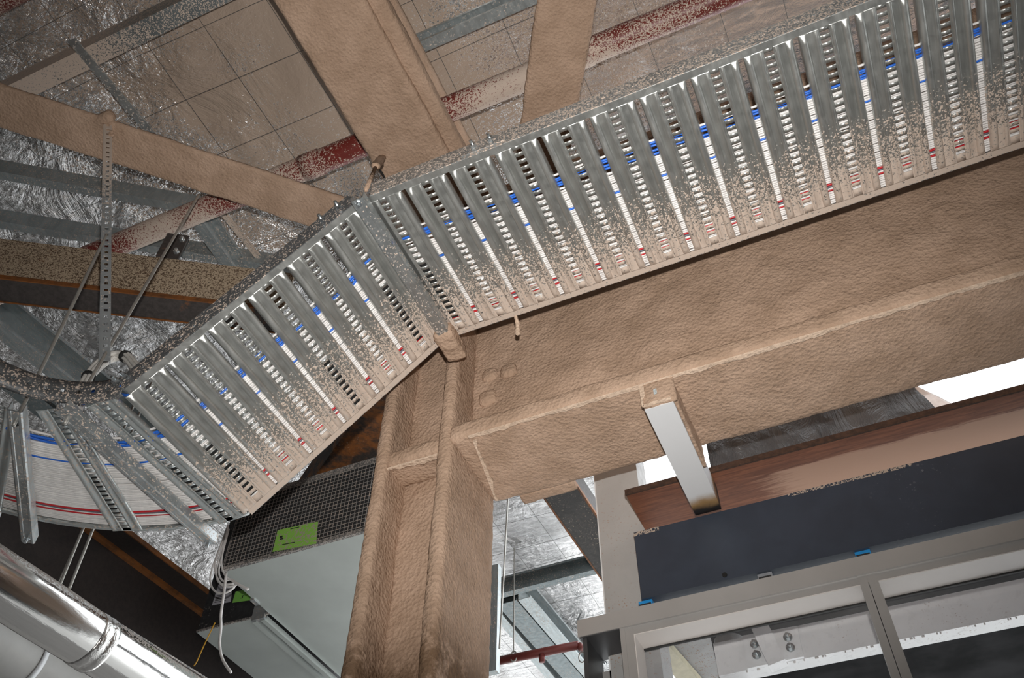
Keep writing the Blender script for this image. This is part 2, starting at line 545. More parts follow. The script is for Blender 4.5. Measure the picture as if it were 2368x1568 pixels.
def rough_box(L, W, H, res=0.014, rad=0.012, amp=0.0017, seed=0, big=0.0028):
    """box -L/2..L/2 etc. with softened corners and sprayed-on lumps"""
    h = np.array((L, W, H)) / 2
    cnt = [max(2, int(round(x / res))) for x in (L, W, H)]
    idx = {}; V = []; F = []

    def vid(i, j, k):
        key = (i, j, k)
        if key not in idx:
            idx[key] = len(V); V.append([-h[a] + 2 * h[a] * c / cnt[a] for a, c in zip(range(3), key)])
        return idx[key]
    nx, ny, nz = cnt
    for i in range(nx):
        for j in range(ny):
            F.append((vid(i, j, 0), vid(i, j + 1, 0), vid(i + 1, j + 1, 0), vid(i + 1, j, 0)))
            F.append((vid(i, j, nz), vid(i + 1, j, nz), vid(i + 1, j + 1, nz), vid(i, j + 1, nz)))
    for i in range(nx):
        for k in range(nz):
            F.append((vid(i, 0, k), vid(i + 1, 0, k), vid(i + 1, 0, k + 1), vid(i, 0, k + 1)))
            F.append((vid(i, ny, k), vid(i, ny, k + 1), vid(i + 1, ny, k + 1), vid(i + 1, ny, k)))
    for j in range(ny):
        for k in range(nz):
            F.append((vid(0, j, k), vid(0, j, k + 1), vid(0, j + 1, k + 1), vid(0, j + 1, k)))
            F.append((vid(nx, j, k), vid(nx, j + 1, k), vid(nx, j + 1, k + 1), vid(nx, j, k + 1)))
    V = np.array(V)
    r = min(rad, h.min() * 0.95)
    inner = np.clip(V, -h + r, h - r)
    d = V - inner; ln = np.linalg.norm(d, axis=1); ln[ln == 0] = 1
    n = d / ln[:, None]
    P = inner + n * r
    dis = amp * noise(P, 45, seed) + amp * 0.7 * noise(P, 90, seed + 3) + big * noise(P, 9, seed + 5)
    return P + n * dis[:, None], F


def frame(p, x, z=(0, 0, 1)):
    """matrix with local x along x, z roughly along z"""
    x = np.array(x, float); x /= np.linalg.norm(x); z = np.array(z, float)
    y = np.cross(z, x); y /= np.linalg.norm(y); z = np.cross(x, y)
    return Matrix(((x[0], y[0], z[0], p[0]), (x[1], y[1], z[1], p[1]), (x[2], y[2], z[2], p[2]), (0, 0, 0, 1)))


def sprayed(name, a, b, parent, mat='spray', seed=0, **k):
    a, b = np.minimum(a, b).astype(float), np.maximum(a, b).astype(float); s = b - a
    V, F = rough_box(*s, seed=seed, **k)
    return part(name, V + (a + b) / 2, F, mat, parent, smooth=True)


def sprayed_bar(name, p, q, w, h, parent, mat='spray', seed=0, **k):
    """underside centre line from p to q"""
    p, q = np.array(p, float), np.array(q, float); L = np.linalg.norm(q - p)
    V, F = rough_box(L, w, h, seed=seed, **k)
    M = np.array(frame((p + q) / 2 + np.array((0, 0, h / 2)), q - p))
    V = V @ M[:3, :3].T + M[:3, 3]
    return part(name, V, F, mat, parent, smooth=True)


def ragged(name, a, b, parent, mat, wid=0.012, seed=0, normal=(0, 0, -1), side=(0, 1, 0), n=160, drop=0.004):
    """thin ragged crust along an edge a->b"""
    a, b = np.array(a, float), np.array(b, float); side = np.array(side, float); nm = np.array(normal, float)
    t = np.linspace(0, 1, n); P = a + (b - a) * t[:, None]
    w = wid * (0.55 + 0.5 * noise(P, 14, seed) + 0.35 * noise(P, 60, seed + 1)); w = np.maximum(w, 0.002)
    A = P - side * 0.004; B = P + side * w[:, None]
    V = np.concatenate([A, B, B + nm * drop, A + nm * drop])
    F = []
    for i in range(n - 1):
        for r in range(4):
            r2 = (r + 1) % 4
            F.append((r * n + i, r * n + i + 1, r2 * n + i + 1, r2 * n + i))
    return part(name, V, F, mat, parent)


# ================================================================== STRUCTURE
ZR = 5.5                                    # underside of the roof insulation


def roof_edge(y):
    return -0.72 - 0.286 * max(0.0, y - 2.3)


def foil_sheet(name, x0, x1, y0, y1, res):
    nx, ny = int((x1 - x0) / res), int((y1 - y0) / res)
    gx, gy = np.meshgrid(np.linspace(x0, x1, nx + 1), np.linspace(y0, y1, ny + 1))
    if x1 < 0:
        e = -0.72 - 0.286 * np.maximum(0, gy - 2.3); gx = x0 + (gx - x0) * (e - x0) / (x1 - x0)
    P = np.stack([gx.ravel(), gy.ravel(), np.zeros(gx.size)], 1)
    st = P * np.array((1.0, 0.55, 1))
    z = 0.035 * noise(P, 1.7, 1) + 0.022 * np.abs(noise(st, 4.5, 2)) + 0.010 * noise(st, 9, 3) + 0.03
    P[:, 2] = ZR + z
    i = np.arange(nx * ny); r = i // nx; c = i % nx; a = r * (nx + 1) + c
    F = np.stack([a, a + nx + 1, a + nx + 2, a + 1], 1)
    return P, F.tolist()


P, F = foil_sheet('ceiling', -5.2, -0.72, -1.2, 9.0, 0.045)
P2, F2 = foil_sheet('ceiling', -0.72, 4.2, -1.2, 2.3, 0.06)
ceil = link('ceiling', np.concatenate([P, P2]), F + [[i + len(P) for i in f] for f in F2], 'foil', smooth=True)
tag(ceil, 'silver foil roof insulation held up by wire mesh, part brown with overspray', None, kind='structure')
sk = MB().box((-7, -6, ZR + 0.12), (5, 2.3, ZR + 0.2))
xe = roof_edge(9.0)
sk.add([(-7, 2.3, ZR + .12), (-0.72, 2.3, ZR + .12), (xe, 9, ZR + .12), (-7, 9, ZR + .12), (-7, 2.3, ZR + .2), (-0.72, 2.3, ZR + .2), (xe, 9, ZR + .2), (-7, 9, ZR + .2)],
       [(0, 3, 2, 1), (4, 5, 6, 7), (0, 1, 5, 4), (1, 2, 6, 5), (2, 3, 7, 6), (3, 0, 4, 7)])
sk.part('roof_deck', 'purlin', ceil)
for k in range(-4, 33):                          # mesh wires that hold the foil
    y = 0.05 + 0.275 * k
    xe = roof_edge(y) - 0.02 if y > 2.25 else 4.1
    xs = np.linspace(-4.7, xe, 12); off = random.uniform(-0.02, 0.02)
    MB().tube([(x, y + off + 0.012 * math.sin(x * 2 + k), ZR + 0.004 + 0.006 * math.sin(x * 3 + k)) for x in xs], 0.0012, 5).part('mesh_wire', 'wire', ceil)
for k in range(29):
    x = -4.6 + 0.3 * k
    ye = min(8.9, 2.3 + (-0.74 - x) / 0.286) if x < -0.74 else 2.25
    ys = np.linspace(-1.1, ye, 16); off = random.uniform(-0.03, 0.03)
    MB().tube([(x + off + 0.012 * math.sin(y * 2 + k), y, ZR + 0.002) for y in ys], 0.0012, 5).part('mesh_wire', 'wire', ceil)
floor = tag(link('floor', *(lambda b: (b.V, b.F))(MB().box((-7.2, -6.2, -0.1), (5.2, 2.5, 0.0)).add([(-7.2, 2.5, 0), (roof_edge(2.5), 2.5, 0), (roof_edge(9), 9, 0), (-7.2, 9, 0)], [(0, 1, 2, 3)])), 'concrete'), 'bare concrete floor of the building site', None, kind='structure')
tag(link('ground', *(lambda b: (b.V, b.F))(MB().box((-40, -40, -0.3), (40, 60, -0.02))), 'bounce_ground'), 'unseen ground outside the building, made pale to bounce daylight', None, kind='structure')  # unseen; pale tone added to throw daylight up onto the foil
for nm, a, b, lb in (('wall_left', (-7.2, -6, 0), (-7, 9, 5.7), 'dim unfinished wall on the left'),
                     ('wall_back', (-7.2, -6.2, 0), (5.2, -6, 5.7), 'dim unfinished wall behind the viewer'),
                     ('wall_right', (5, -6, 0), (5.2, 2.3, 5.7), 'dim unfinished wall on the right')):
    tag(link(nm, *(lambda q: (q.V, q.F))(MB().box(a, b)), 'wall'), lb, None, kind='structure')

# ================================================================== SPRAYED STEEL FRAME
# column: H section, flanges at both ends of its web
CX0, CX1, CY0, CY1 = -1.32, -1.035, 1.85, 2.20
col = thing('steel_column', 'vertical steel column coated in tan sprayed fireproofing, scorched near the foot', 'column', ((CX0 + CX1) / 2, 2.02, 0))
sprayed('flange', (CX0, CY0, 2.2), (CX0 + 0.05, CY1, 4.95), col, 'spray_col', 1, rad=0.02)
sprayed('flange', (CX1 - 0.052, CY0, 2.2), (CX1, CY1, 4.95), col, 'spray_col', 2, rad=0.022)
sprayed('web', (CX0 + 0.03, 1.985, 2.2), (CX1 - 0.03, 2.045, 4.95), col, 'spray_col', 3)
sprayed('stiffener', (CX0 + 0.03, CY0 + 0.012, 3.50), (CX1 - 0.03, 1.99, 3.565), col, 'spray', 4, rad=0.02)
ragged('ragged_edge', (CX0 + 0.045, CY0 + 0.02, 3.495), (CX1 - 0.05, CY0 + 0.02, 3.495), col, 'spray_pale', 0.02, 5, n=60, drop=0.008)
MB().box((CX0 + 0.08, 1.93, 0), (CX1 - 0.08, 2.1, 2.25)).part('lower_shaft', 'rust_dark', col)

# girder framing into the column
GZ = 3.52
gir = thing('steel_girder', 'long horizontal steel girder coated in tan sprayed fireproofing below the cable tray', 'girder', (0.2, 2.02, GZ))
sprayed('bottom_flange', (CX1 - 0.01, 1.85, GZ), (3.2, 2.205, GZ + 0.066), gir, 'spray', 11, rad=0.016)
sprayed('web', (CX1 - 0.01, 1.99, GZ + 0.03), (3.2, 2.06, 4.95), gir, 'spray', 12, res=0.013, amp=0.0026, big=0.005)
sprayed('top_flange', (CX1 - 0.01, 1.86, 4.9), (3.2, 2.2, 4.98), gir, 'spray', 13, res=0.03)
ragged('ragged_edge', (CX1 + 0.06, 1.855, GZ - 0.003), (3.18, 1.855, GZ - 0.003), gir, 'spray_pale', 0.013, 3, n=560, drop=0.006)
ragged('ragged_edge', (CX1 + 0.07, 1.875, GZ - 0.003), (CX1 + 0.012, 2.18, GZ - 0.003), gir, 'spray_pale', 0.012, 9, side=(1, 0, 0), n=60, drop=0.006)
for (x, z) in ((-0.972, 3.93), (-0.978, 3.815), (-0.90, 3.92)):
    V, F = rough_box(0.066, 0.05, 0.066, res=0.009, rad=0.03, seed=int(x * 900 + z * 77) % 50)
    part('sprayed_bolt', V + np.array((x, 1.999, z)), F, 'spray', gir, smooth=True)
# small offcut of board left on the girder's far edge
V, F = rough_box(0.20, 0.05, 0.02, res=0.01, rad=0.004, seed=4)
part('crust_flap', V + np.array((-0.85, 2.225, GZ + 0.012)), F, 'spray', gir, smooth=True)

raf = thing('roof_rafter', 'broad tan fireproofed rafter running from the top of the picture to the column', 'rafter', (-1.16, 0.8, 4.9))
sprayed('underside_flange', (-1.325, -0.6, 4.90), (-1.005, 1.86, 4.96), raf, 'spray', 21, rad=0.02)
sprayed('web', (-1.21, -0.6, 4.95), (-1.12, 1.86, 5.26), raf, 'spray', 22, res=0.03)
sprayed('top_flange', (-1.32, -0.6, 5.24), (-1.0, 1.86, 5.31), raf, 'spray', 23, res=0.03)
sprayed('side_crust', (-1.03, -0.6, 4.93), (-0.945, 1.86, 5.0), raf, 'spray', 24, rad=0.02)

br = thing('roof_brace', 'narrow tan fireproofed brace right of the broad rafter', 'brace', (-0.6, 1.5, 4.93))
a0, b0 = onZ(1393, -520, 4.93), np.array(onZ(1246, 420, 4.93))
sprayed_bar('flange', a0, b0, 0.225, 0.026, br, seed=31, rad=0.018)
sprayed_bar('web', a0 + np.array((0, 0, .02)), b0 + np.array((0, 0, .02)), 0.05, 0.09, br, seed=33, res=0.03)
br2 = thing('roof_brace', 'tan fireproofed brace crossing the upper left to the column head', 'brace', (-2.0, 1.3, 4.93))
a1, b1 = onZ(-700, 20, 4.93), onZ(792, 505, 4.93)
sprayed_bar('flange', a1, b1, 0.205, 0.026, br2, seed=32, rad=0.018)
sprayed_bar('web', a1 + np.array((0, 0, .02)), b1 + np.array((0, 0, .02)), 0.05, 0.09, br2, seed=34, res=0.03)

# ================================================================== CABLE TRAY
TZ, TY0, TY1 = 3.88, 1.133, 1.733           # level run
PITCH = 0.146
XJ = -1.015                                  # level run meets the sloping section
XB, ZB = -1.665, 3.333                       # foot of the sloping section
RD = np.array([XB - XJ, 0, ZB - TZ]); RL = float(np.linalg.norm(RD)); RD = RD / RL
CC = (-1.70, 0.839); RO, RI = 0.893, 0.300   # centre and radii of the flat bend


def slot_strip(w, l0, l1, pitch, hole, first):
    """strip in (u,v): u in -w..w, with rectangular holes; returns V,F at z=0"""
    V = []; F = []; v = l0; k = 0
    cuts = [l0]
    s = first
    while s + hole < l1 - 0.004:
        cuts += [s, s + hole]; s += pitch
    cuts.append(l1)
    for i in range(0, len(cuts) - 1, 2):
        n = len(V); V += [(-w, cuts[i], 0), (w, cuts[i], 0), (w, cuts[i + 1], 0), (-w, cuts[i + 1], 0)]
        F.append((n, n + 1, n + 2, n + 3))
    return V, F


def plank_mesh(name, half=0.065, length=0.56, ribs=True, mat='tray'):
    """pressed tray rung: rolled edges, two ribs, a ladder of small slots down the middle; camera side is -z"""
    sw = 0.0125
    if ribs:
        prof = [(half, 0.014), (half - 0.0005, 0.002), (half - 0.003, -0.006), (half - 0.007, -0.0105), (half - 0.012, -0.0115), (half - 0.0165, -0.0095),
                (half - 0.0195, -0.005), (half - 0.0205, 0.001), (half - 0.0215, 0.0018), (half - 0.0230, 0.0010), (0.0265, 0.0010), (0.0255, -0.0010), (0.0230, -0.0045),
                (0.0195, -0.0050), (0.0170, -0.0020), (0.0162, 0.0008), (0.0150, 0.0008), (sw, 0.0008)]
    else:
        prof = [(half, 0.014), (half, 0.001), (half - 0.003, -0.001), (half - 0.012, 0.0), (half - 0.016, 0.005), (half - 0.024, 0.0055), (half - 0.028, 0.0), (sw, 0.0)]
    vs = [0, 0.003, 0.006, 0.011, 0.017, 0.025, length / 2, length - 0.025, length - 0.017, length - 0.011, length - 0.006, length - 0.003, length]
    V = []; F = []
    for sgn in (-1, 1):
        n = len(V); k = len(prof)
        for v in vs:
            e = min(v, length - v); w = min(1, max(0, (e - 0.002) / 0.026)); w = w * (2 - w)
            for u, z in prof:
                V.append((sgn * u, v, z * w))
        for i in range(len(vs) - 1):
            for j in range(k - 1):
                q = (n + i * k + j, n + i * k + j + 1, n + (i + 1) * k + j + 1, n + (i + 1) * k + j)
                F.append(q if sgn > 0 else q[::-1])
    sv, sf = slot_strip(sw, 0, length, 0.0232, 0.0105, 0.012)
    n = len(V); V += sv; F += [tuple(i + n for i in f) for f in sf]
    me = bpy.data.meshes.new(name); me.from_pydata(V, [], F); me.update()
    me.materials.append(MAT[mat]); me.polygons.foreach_set('use_smooth', [True] * len(me.polygons))
    return me


def solid(o, th=0.0011):
    md = o.modifiers.new('thickness', 'SOLIDIFY'); md.thickness = th; md.offset = 1; md.use_rim = True
    return o


def place(name, me, parent, M):
    o = bpy.data.objects.new(name, me); COL.objects.link(o); o.parent = parent
    o.matrix_local = Matrix.Translation(-Vector(parent.location)) @ M
    return solid(o)


RUNG = plank_mesh('rung')
PLATE = plank_mesh('slotted_plate', 0.046, 0.60, False, 'tray_low')


def rail(name, p, q, h, parent, mat, up, th=0.0025, pitch=0.045):
    """perforated side rail from p to q standing h high along up"""
    p, q, up = np.array(p, float), np.array(q, float), np.array(up, float); L = np.linalg.norm(q - p); d = (q - p) / L
    V = []; F = []

    def quad(a, b, c, e):
        n = len(V)
        V.extend([p + d * a + up * c, p + d * b + up * c, p + d * b + up * e, p + d * a + up * e]); F.append((n, n + 1, n + 2, n + 3))
    z1, z2 = h * 0.42, h * 0.42 + 0.007
    quad(0, L, 0, z1); quad(0, L, z2, h)
    x = 0; s = 0.02
    while s + 0.012 < L:
        quad(x, s, z1, z2); x = s + 0.012; s += pitch
    quad(x, L, z1, z2)
    return solid(part(name, V, F, mat, parent), th)


def hexbolt(p, ax, r, l, mat, parent, name='bolt'):
    ax = np.array(ax, float); ax /= np.linalg.norm(ax); p = np.array(p, float)
    b = MB().tube([p, p + ax * l], r, 6); b.tube([p - ax * 0.0, p + ax * (l + 0.012)], r * 0.5, 8)
    return b.part(name, mat, parent, smooth=False)


# --- level run
tr = thing('cable_tray', 'level galvanised cable tray run with slotted rungs, dusted tan along its far edge', 'cable tray', (0.3, 1.43, TZ))
XE = 2.6
for y0, y1, nm in ((TY0, TY0 + 0.02, 'edge_strip'), (TY1 - 0.02, TY1, 'edge_strip')):
    MB().box((XJ, y0, TZ - 0.0008), (XE, y1, TZ + 0.0008)).part(nm, 'tray', tr)
rail('side_rail', (XJ + 0.04, TY0, TZ), (XE, TY0, TZ), 0.072, tr, 'tray_rail', (0, 0, 1))
rail('side_rail', (XE, TY1, TZ), (XJ, TY1, TZ), 0.072, tr, 'tray_rail', (0, 0, 1))
k = 0
while -0.947 + PITCH * k < XE - 0.05:
    place('rung', RUNG, tr, Matrix.Translation((-0.947 + PITCH * k, TY0 + 0.02, TZ))); k += 1
sp_ = MB().box((-0.67, TY0 - 0.006, TZ + 0.012), (-0.53, TY0 - 0.003, TZ + 0.062)).part('splice_plate', 'tray_rail', tr)
for x in (-0.63, -0.575):
    hexbolt((x, TY0 - 0.006, TZ + 0.04), (0, -1, 0), 0.011, 0.012, 'zinc', sp_)


# --- sloping section
ts = thing('cable_tray', 'sloping galvanised cable tray section dropping left from the level run', 'cable tray', (-1.34, 1.43, ZB))
NUP = np.array((-RD[2], 0, RD[0])); NUP = NUP * np.sign(NUP[2])
J = np.array((XJ, 0, TZ))


def slope(s, y, h=0.0):
    return J + RD * s + np.array((0, y, 0)) + NUP * h


for y0, y1 in ((TY0, TY0 + 0.02), (TY1 - 0.02, TY1)):
    MB().obox((slope(0, (y0 + y1) / 2) + slope(RL, (y0 + y1) / 2)) / 2, RD, (0, 1, 0), NUP, RL / 2, (y1 - y0) / 2, 0.0008).part('edge_strip', 'tray', ts)
rail('side_rail', slope(RL, TY0), slope(0.0, TY0), 0.072, ts, 'tray_rail_shaded', NUP)
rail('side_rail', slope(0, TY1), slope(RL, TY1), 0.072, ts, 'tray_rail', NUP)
for s in (0.08, 0.226, 0.372, 0.516, 0.660, 0.80):
    w = slope(s, TY0 + 0.02)
    place('rung', RUNG, ts, frame(w, -RD, NUP))
for s in (0.05, 0.115):
    hexbolt(slope(s, TY0 - 0.002, 0.045), (0, -1, 0), 0.011, 0.012, 'zinc', ts)
for s in (RL - 0.02,):
    hexbolt(slope(s, TY0 - 0.002, 0.05), (0, -1, 0), 0.011, 0.012, 'zinc', ts)

# --- flat bend at the foot
tb = thing('cable_tray', 'curved flat bend of the cable tray at the left edge with bare cables showing', 'cable tray', (-1.95, 1.3, ZB))


def arc(r, a, z=ZB):
    return np.array((CC[0] - r * math.sin(a), CC[1] + r * math.cos(a), z))


def curved_rail(r, a0, a1, h, name, mat, n=40, flange=0.0):
    V = []; F = []
    A = np.linspace(a0, a1, n)
    for z in (0, h * 0.4, h * 0.55, h):
        V += [arc(r, a, ZB + z) for a in A]
    for row in range(3):
        for i in range(n - 1):
            if row == 1 and i % 4 == 1:
                continue
            F.append((row * n + i, row * n + i + 1, (row + 1) * n + i + 1, (row + 1) * n + i))
    if flange:
        b = len(V)
        V += [arc(r, a, ZB) for a in A] + [arc(r + flange, a, ZB) for a in A]
        F += [(b + i, b + i + 1, b + n + i + 1, b + n + i) for i in range(n - 1)]
    return solid(part(name, V, F, mat, tb, smooth=True), 0.002)


curved_rail(RI, -0.05, 1.5, 0.075, 'inner_rail', 'tray_rail_shaded', 44, 0.012)
curved_rail(RO, -0.03, 1.35, 0.075, 'outer_rail', 'tray_low', 60, -0.014)


def plate(p, q, width_scale=1.0):
    p, q = np.array(p, float), np.array(q, float); d = q - p; L = np.linalg.norm(d); d /= L
    x = np.cross(d, (0, 0, 1))
    M = frame(p, x)
    M = M @ Matrix.Diagonal((width_scale, L / 0.60, 1, 1))
    return place('slotted_plate', PLATE, tb, M)


plate((-1.765, 1.145, ZB), (-1.742, 1.735, ZB))
plate((-1.905, 1.115, ZB), (-2.080, 1.645, ZB), 1.05)
plate((-2.030, 1.045, ZB), (-2.445, 1.40, ZB), 1.0)
for a in (0.04,):
    hexbolt(arc(RI - 0.004, a, ZB + 0.045), (0, -1, 0), 0.012, 0.014, 'zinc', tb)
hexbolt((-1.70, 1.732, ZB + 0.03), (0, 1, 0), 0.012, 0.014, 'zinc', tb)


# --- strut channels under the tray
def strut(name, p, q, label, mat='strut', w=0.041, h=0.035, th=0.003):
    p, q = np.array(p, float), np.array(q, float)
    t = thing(name, label, 'strut', tuple((p + q) / 2))
    d = (q - p) / np.linalg.norm(q - p); sd = np.cross(d, (0, 0, 1)); sd /= np.linalg.norm(sd)
    w2 = w / 2
    prof = [(-w2, h), (-w2, 0.003), (-w2 + 0.004, 0), (-0.010, 0), (-0.008, 0.0015), (0.008, 0.0015), (0.010, 0), (w2 - 0.004, 0), (w2, 0.003), (w2, h), (w2 - th, h), (w2 - th, th + .002), (-w2 + th, th + .002), (-w2 + th, h)]
    V = [e + sd * a + np.array((0, 0, b)) for e in (p, q) for a, b in prof]; n = len(prof)
    F = [(i, (i + 1) % n, n + (i + 1) % n, n + i) for i in range(n)] + [tuple(range(n)), tuple(range(n, 2 * n))[::-1]]
    part('channel', V, F, mat, t)
    return t, d, sd


s1, d1, _s = strut('strut_channel', (-0.998, 1.105, TZ - 0.047), (-0.998, 1.79, TZ - 0.047), 'zinc strut channel under the joint of level and sloping tray', 'strut')
V, F = rough_box(0.068, 0.13, 0.060, res=0.01, rad=0.012, amp=0.004, seed=8)
part('sprayed_end', V + np.array((-1.003, 1.735, TZ - 0.024)), F, 'spray', s1, smooth=True)
hexbolt((-0.998, 1.12, TZ - 0.044), (0, 0, -1), 0.010, 0.006, 'zinc', s1)
s2, d2, _s = strut('strut_channel', (-1.965, 1.055, ZB - 0.040), (-2.372, 1.535, ZB - 0.040), 'zinc strut channel under the tray bend nearest the left edge')
hexbolt((-2.355, 1.515, ZB - 0.037), (0, 0, -1), 0.011, 0.008, 'zinc', s2)
MB().bar((-2.0, 1.097, ZB - 0.041), (-2.0, 1.097, ZB - 0.032), 0.012, 0.012, (0, 1, 0)).part('slot', 'ink', s2)
s3, d3, _s = strut('strut_channel', (-1.848, 1.10, ZB - 0.040), (-1.838, 1.775, ZB - 0.040), 'zinc strut channel under the tray bend beside the sloping section')
hexbolt((-1.838, 1.76, ZB - 0.037), (0, 0, -1), 0.011, 0.008, 'zinc', s3)
# thin brace welded from the near end of that strut
MB().bar((-1.868, 1.11, ZB - 0.012), (-1.990, 1.52, ZB - 0.002), 0.010, 0.006).part('edge_bar', 'strut', s3)

# --- slotted hanger and rods
hb = np.array(onZ(250, 283, 4.95)); he = np.array(onZ(243, 835, 3.60))
hg = thing('slotted_channel', 'perforated steel channel hanging from the left tan brace toward the tray bend', 'strut', tuple(he))
dd = he - hb; HL = np.linalg.norm(dd); dd /= HL
hs = np.cross(dd, CAM - hb); hs /= np.linalg.norm(hs); hn = np.cross(hs, dd)       # face turned to the viewer
V = []; F = []
cuts = [0.0]; s = 0.02
while s + 0.016 < HL:
    cuts += [s, s + 0.015]; s += 0.034
cuts.append(HL)
for i in range(0, len(cuts) - 1, 2):
    n = len(V)
    V += [hb + dd * c + hs * u for c in (cuts[i], cuts[i + 1]) for u in (-0.006, 0.006)]; F.append((n, n + 1, n + 3, n + 2))
for u0, u1 in ((-0.0155, -0.006), (0.006, 0.0155)):
    n = len(V); V += [hb + dd * c + hs * u for c in (0, HL) for u in (u0, u1)]; F.append((n, n + 1, n + 3, n + 2))
for u in (-0.0155, 0.0155):
    n = len(V); V += [hb + dd * c + hs * u - hn * e for c in (0, HL) for e in (0, 0.03)]; F.append((n, n + 1, n + 3, n + 2))
solid(part('perforated_face', V, F, 'strut_dusty', hg), 0.0025)
V, F = rough_box(0.09, 0.05, 0.05, res=0.01, rad=0.02, seed=3)
part('sprayed_clamp', V + hb + np.array((0.0, -0.02, -0.0)), F, 'spray', hg, smooth=True)
hexbolt(hb + dd * 0.10 - hs * 0.012, hn, 0.012, 0.010, 'spray', hg)
hm = hb + dd * HL * 0.545


def rod(p, q, label, mat='rod', r=0.0055, group='threaded hanger rods'):
    p, q = np.array(p, float), np.array(q, float)
    n = 60
    t = np.linspace(0, 1, n)
    rr = r * (1 + 0.0 * t)
    o = MB().tube(p + (q - p) * t[:, None], rr, 8).top('threaded_rod', mat, label, 'rod', group, smooth=True)
    return o


rod((-1.985, 1.085, ZB - 0.06), hm, 'threaded rod from the left strut up to the perforated channel')
rod((-1.85, 1.135, ZB - 0.06), onZ(460, 450, 4.93), 'threaded rod from the strut beside the sloping tray up to the left brace')
for x in ((183, 1215, 140, 1350), (212, 1215, 165, 1350)):
    q = onZ(x[2], x[3], 3.22)
    rod((q[0] + 0.0, q[1], 3.2), (q[0] - 0.02, q[1] - 0.02, 4.15), ('left' if x[0] < 200 else 'right') + ' one of two thin rods holding up the foil-wrapped duct', r=0.005, group='duct hanger rods')
# sprayed rod over the joint strut, up to the rafter
jr = thing('hanger_bracket', 'tan overspray-coated hanger at the tray joint, reaching up to the broad rafter', 'bracket', (-1.0, 1.12, TZ))
b1_, b2_ = onZ(868, 388, 4.12), onZ(884, 366, 4.905)
MB().tube([onZ(846, 440, TZ), b1_], 0.0065, 8).part('rod', 'spray', jr, smooth=True)
sprayed_bar('clip_arm', b1_, b2_, 0.03, 0.022, jr, seed=40, res=0.012)
MB().bar(onZ(880, 395, 4.2), onZ(905, 440, 3.98), 0.012, 0.004).part('strap', 'black', jr)
rod((-1.0, 1.71, TZ - 0.03), (-1.0, 1.72, 4.92), 'tan overspray-coated hanger rod on the far side of the tray joint', 'spray', 0.008)

# ================================================================== CABLES
CY = lambda i: 1.352 + 0.0073 * i


def cable_path(y, h, x_end=2.55, wob=0.0, seed=0, amax=1.3):
    """lies in the tray: level run, slope, flat bend"""
    pts = []
    f = lambda s: wob * math.sin(s * 3.1 + seed) + 0.4 * wob * math.sin(s * 9.3 + seed * 2)
    for x in np.arange(x_end, XJ + 0.10, -0.10):
        pts.append((x, y + f(x), TZ + h))
    for t in np.linspace(0, 1, 6):
        s = -0.09 + 0.18 * t
        e = J + np.array((0, y + f(XJ), 0))
        q = e + np.array((1.0, 0, 0)) * max(0, -s) + RD * max(0, s)
        drop = -0.012 * (1 - abs(2 * t - 1)) * 1.0
        pts.append(q + np.array((0, 0, h + drop * 0.0)) * 1.0)
    for s in np.linspace(0.16, RL - 0.10, 6):
        pts.append(slope(s, y + f(s), h))
    for t in np.linspace(0, 1, 4):
        s = -0.05 + 0.10 * t
        e = slope(RL, y) + np.array((0, 0, h))
        pts.append(e - RD * max(0, -s) + np.array((-1, 0, 0)) * max(0, s) + np.array((0, 0, h * 0.3)))
    r = y - CC[1]
    for a in np.linspace(0.09, amax, 22):
        pts.append(arc(r + f(a), a, ZB + h * 1.25))
    return pts


NC = 50
straight = []
for i in range(NC):
    y = CY(i)
    c, lab, grp = 'cable_white', 'white data cable lying side by side in the cable tray bundle', 'white cables in the tray'
    if i == 9:
        c, lab, grp = 'cable_blue', 'single blue cable running among the white cables in the tray', 'blue cables in the tray'
    if i in (40, 43):
        c, grp = 'cable_red', 'red cables in the tray'
        lab = 'red cable nearer the middle of the tray, beside the dark grey cable' if i == 40 else 'red cable nearest the far edge of the tray bundle'
    if i == 41:
        c, lab, grp = 'cable_grey', 'dark grey cable between the red cables in the tray', 'grey cable in the tray'
    MB().tube(cable_path(y, 0.0062 + 0.0015 * random.random(), wob=0.0012, seed=i * 1.7), 0.0037, 6).top('data_cable', c, lab, 'cable', grp, smooth=True)
for i in range(14):                           # second layer of white cables resting on the first
    MB().tube(cable_path(1.372 + 0.0245 * i, 0.0135, wob=0.004, seed=i * 2.3 + 1), 0.0037, 6).top('data_cable', 'cable_white', 'white data cable lying on top of the tray bundle', 'cable', 'upper white cables in the tray', smooth=True)
for i, y in enumerate((1.312, 1.320, 1.329, 1.338)):
    MB().tube(cable_path(y, 0.006 + 0.004 * (i % 2), wob=0.012, seed=i * 0.25, amax=0.95), 0.0039, 6).top('data_cable', 'cable_blue', 'blue cable in the loose group along the near edge of the tray bundle', 'cable', 'blue cables along the bundle', smooth=True)
for i, y in enumerate((1.298, 1.345)):
    MB().tube(cable_path(y, 0.007, wob=0.010, seed=i * 0.9 + 0.4), 0.0037, 6).top('data_cable', 'cable_white', ('outermost stray white cable on the near side of the blue cables', 'stray white cable between the blue cables and the white bundle')[i], 'cable', 'stray white cables', smooth=True)
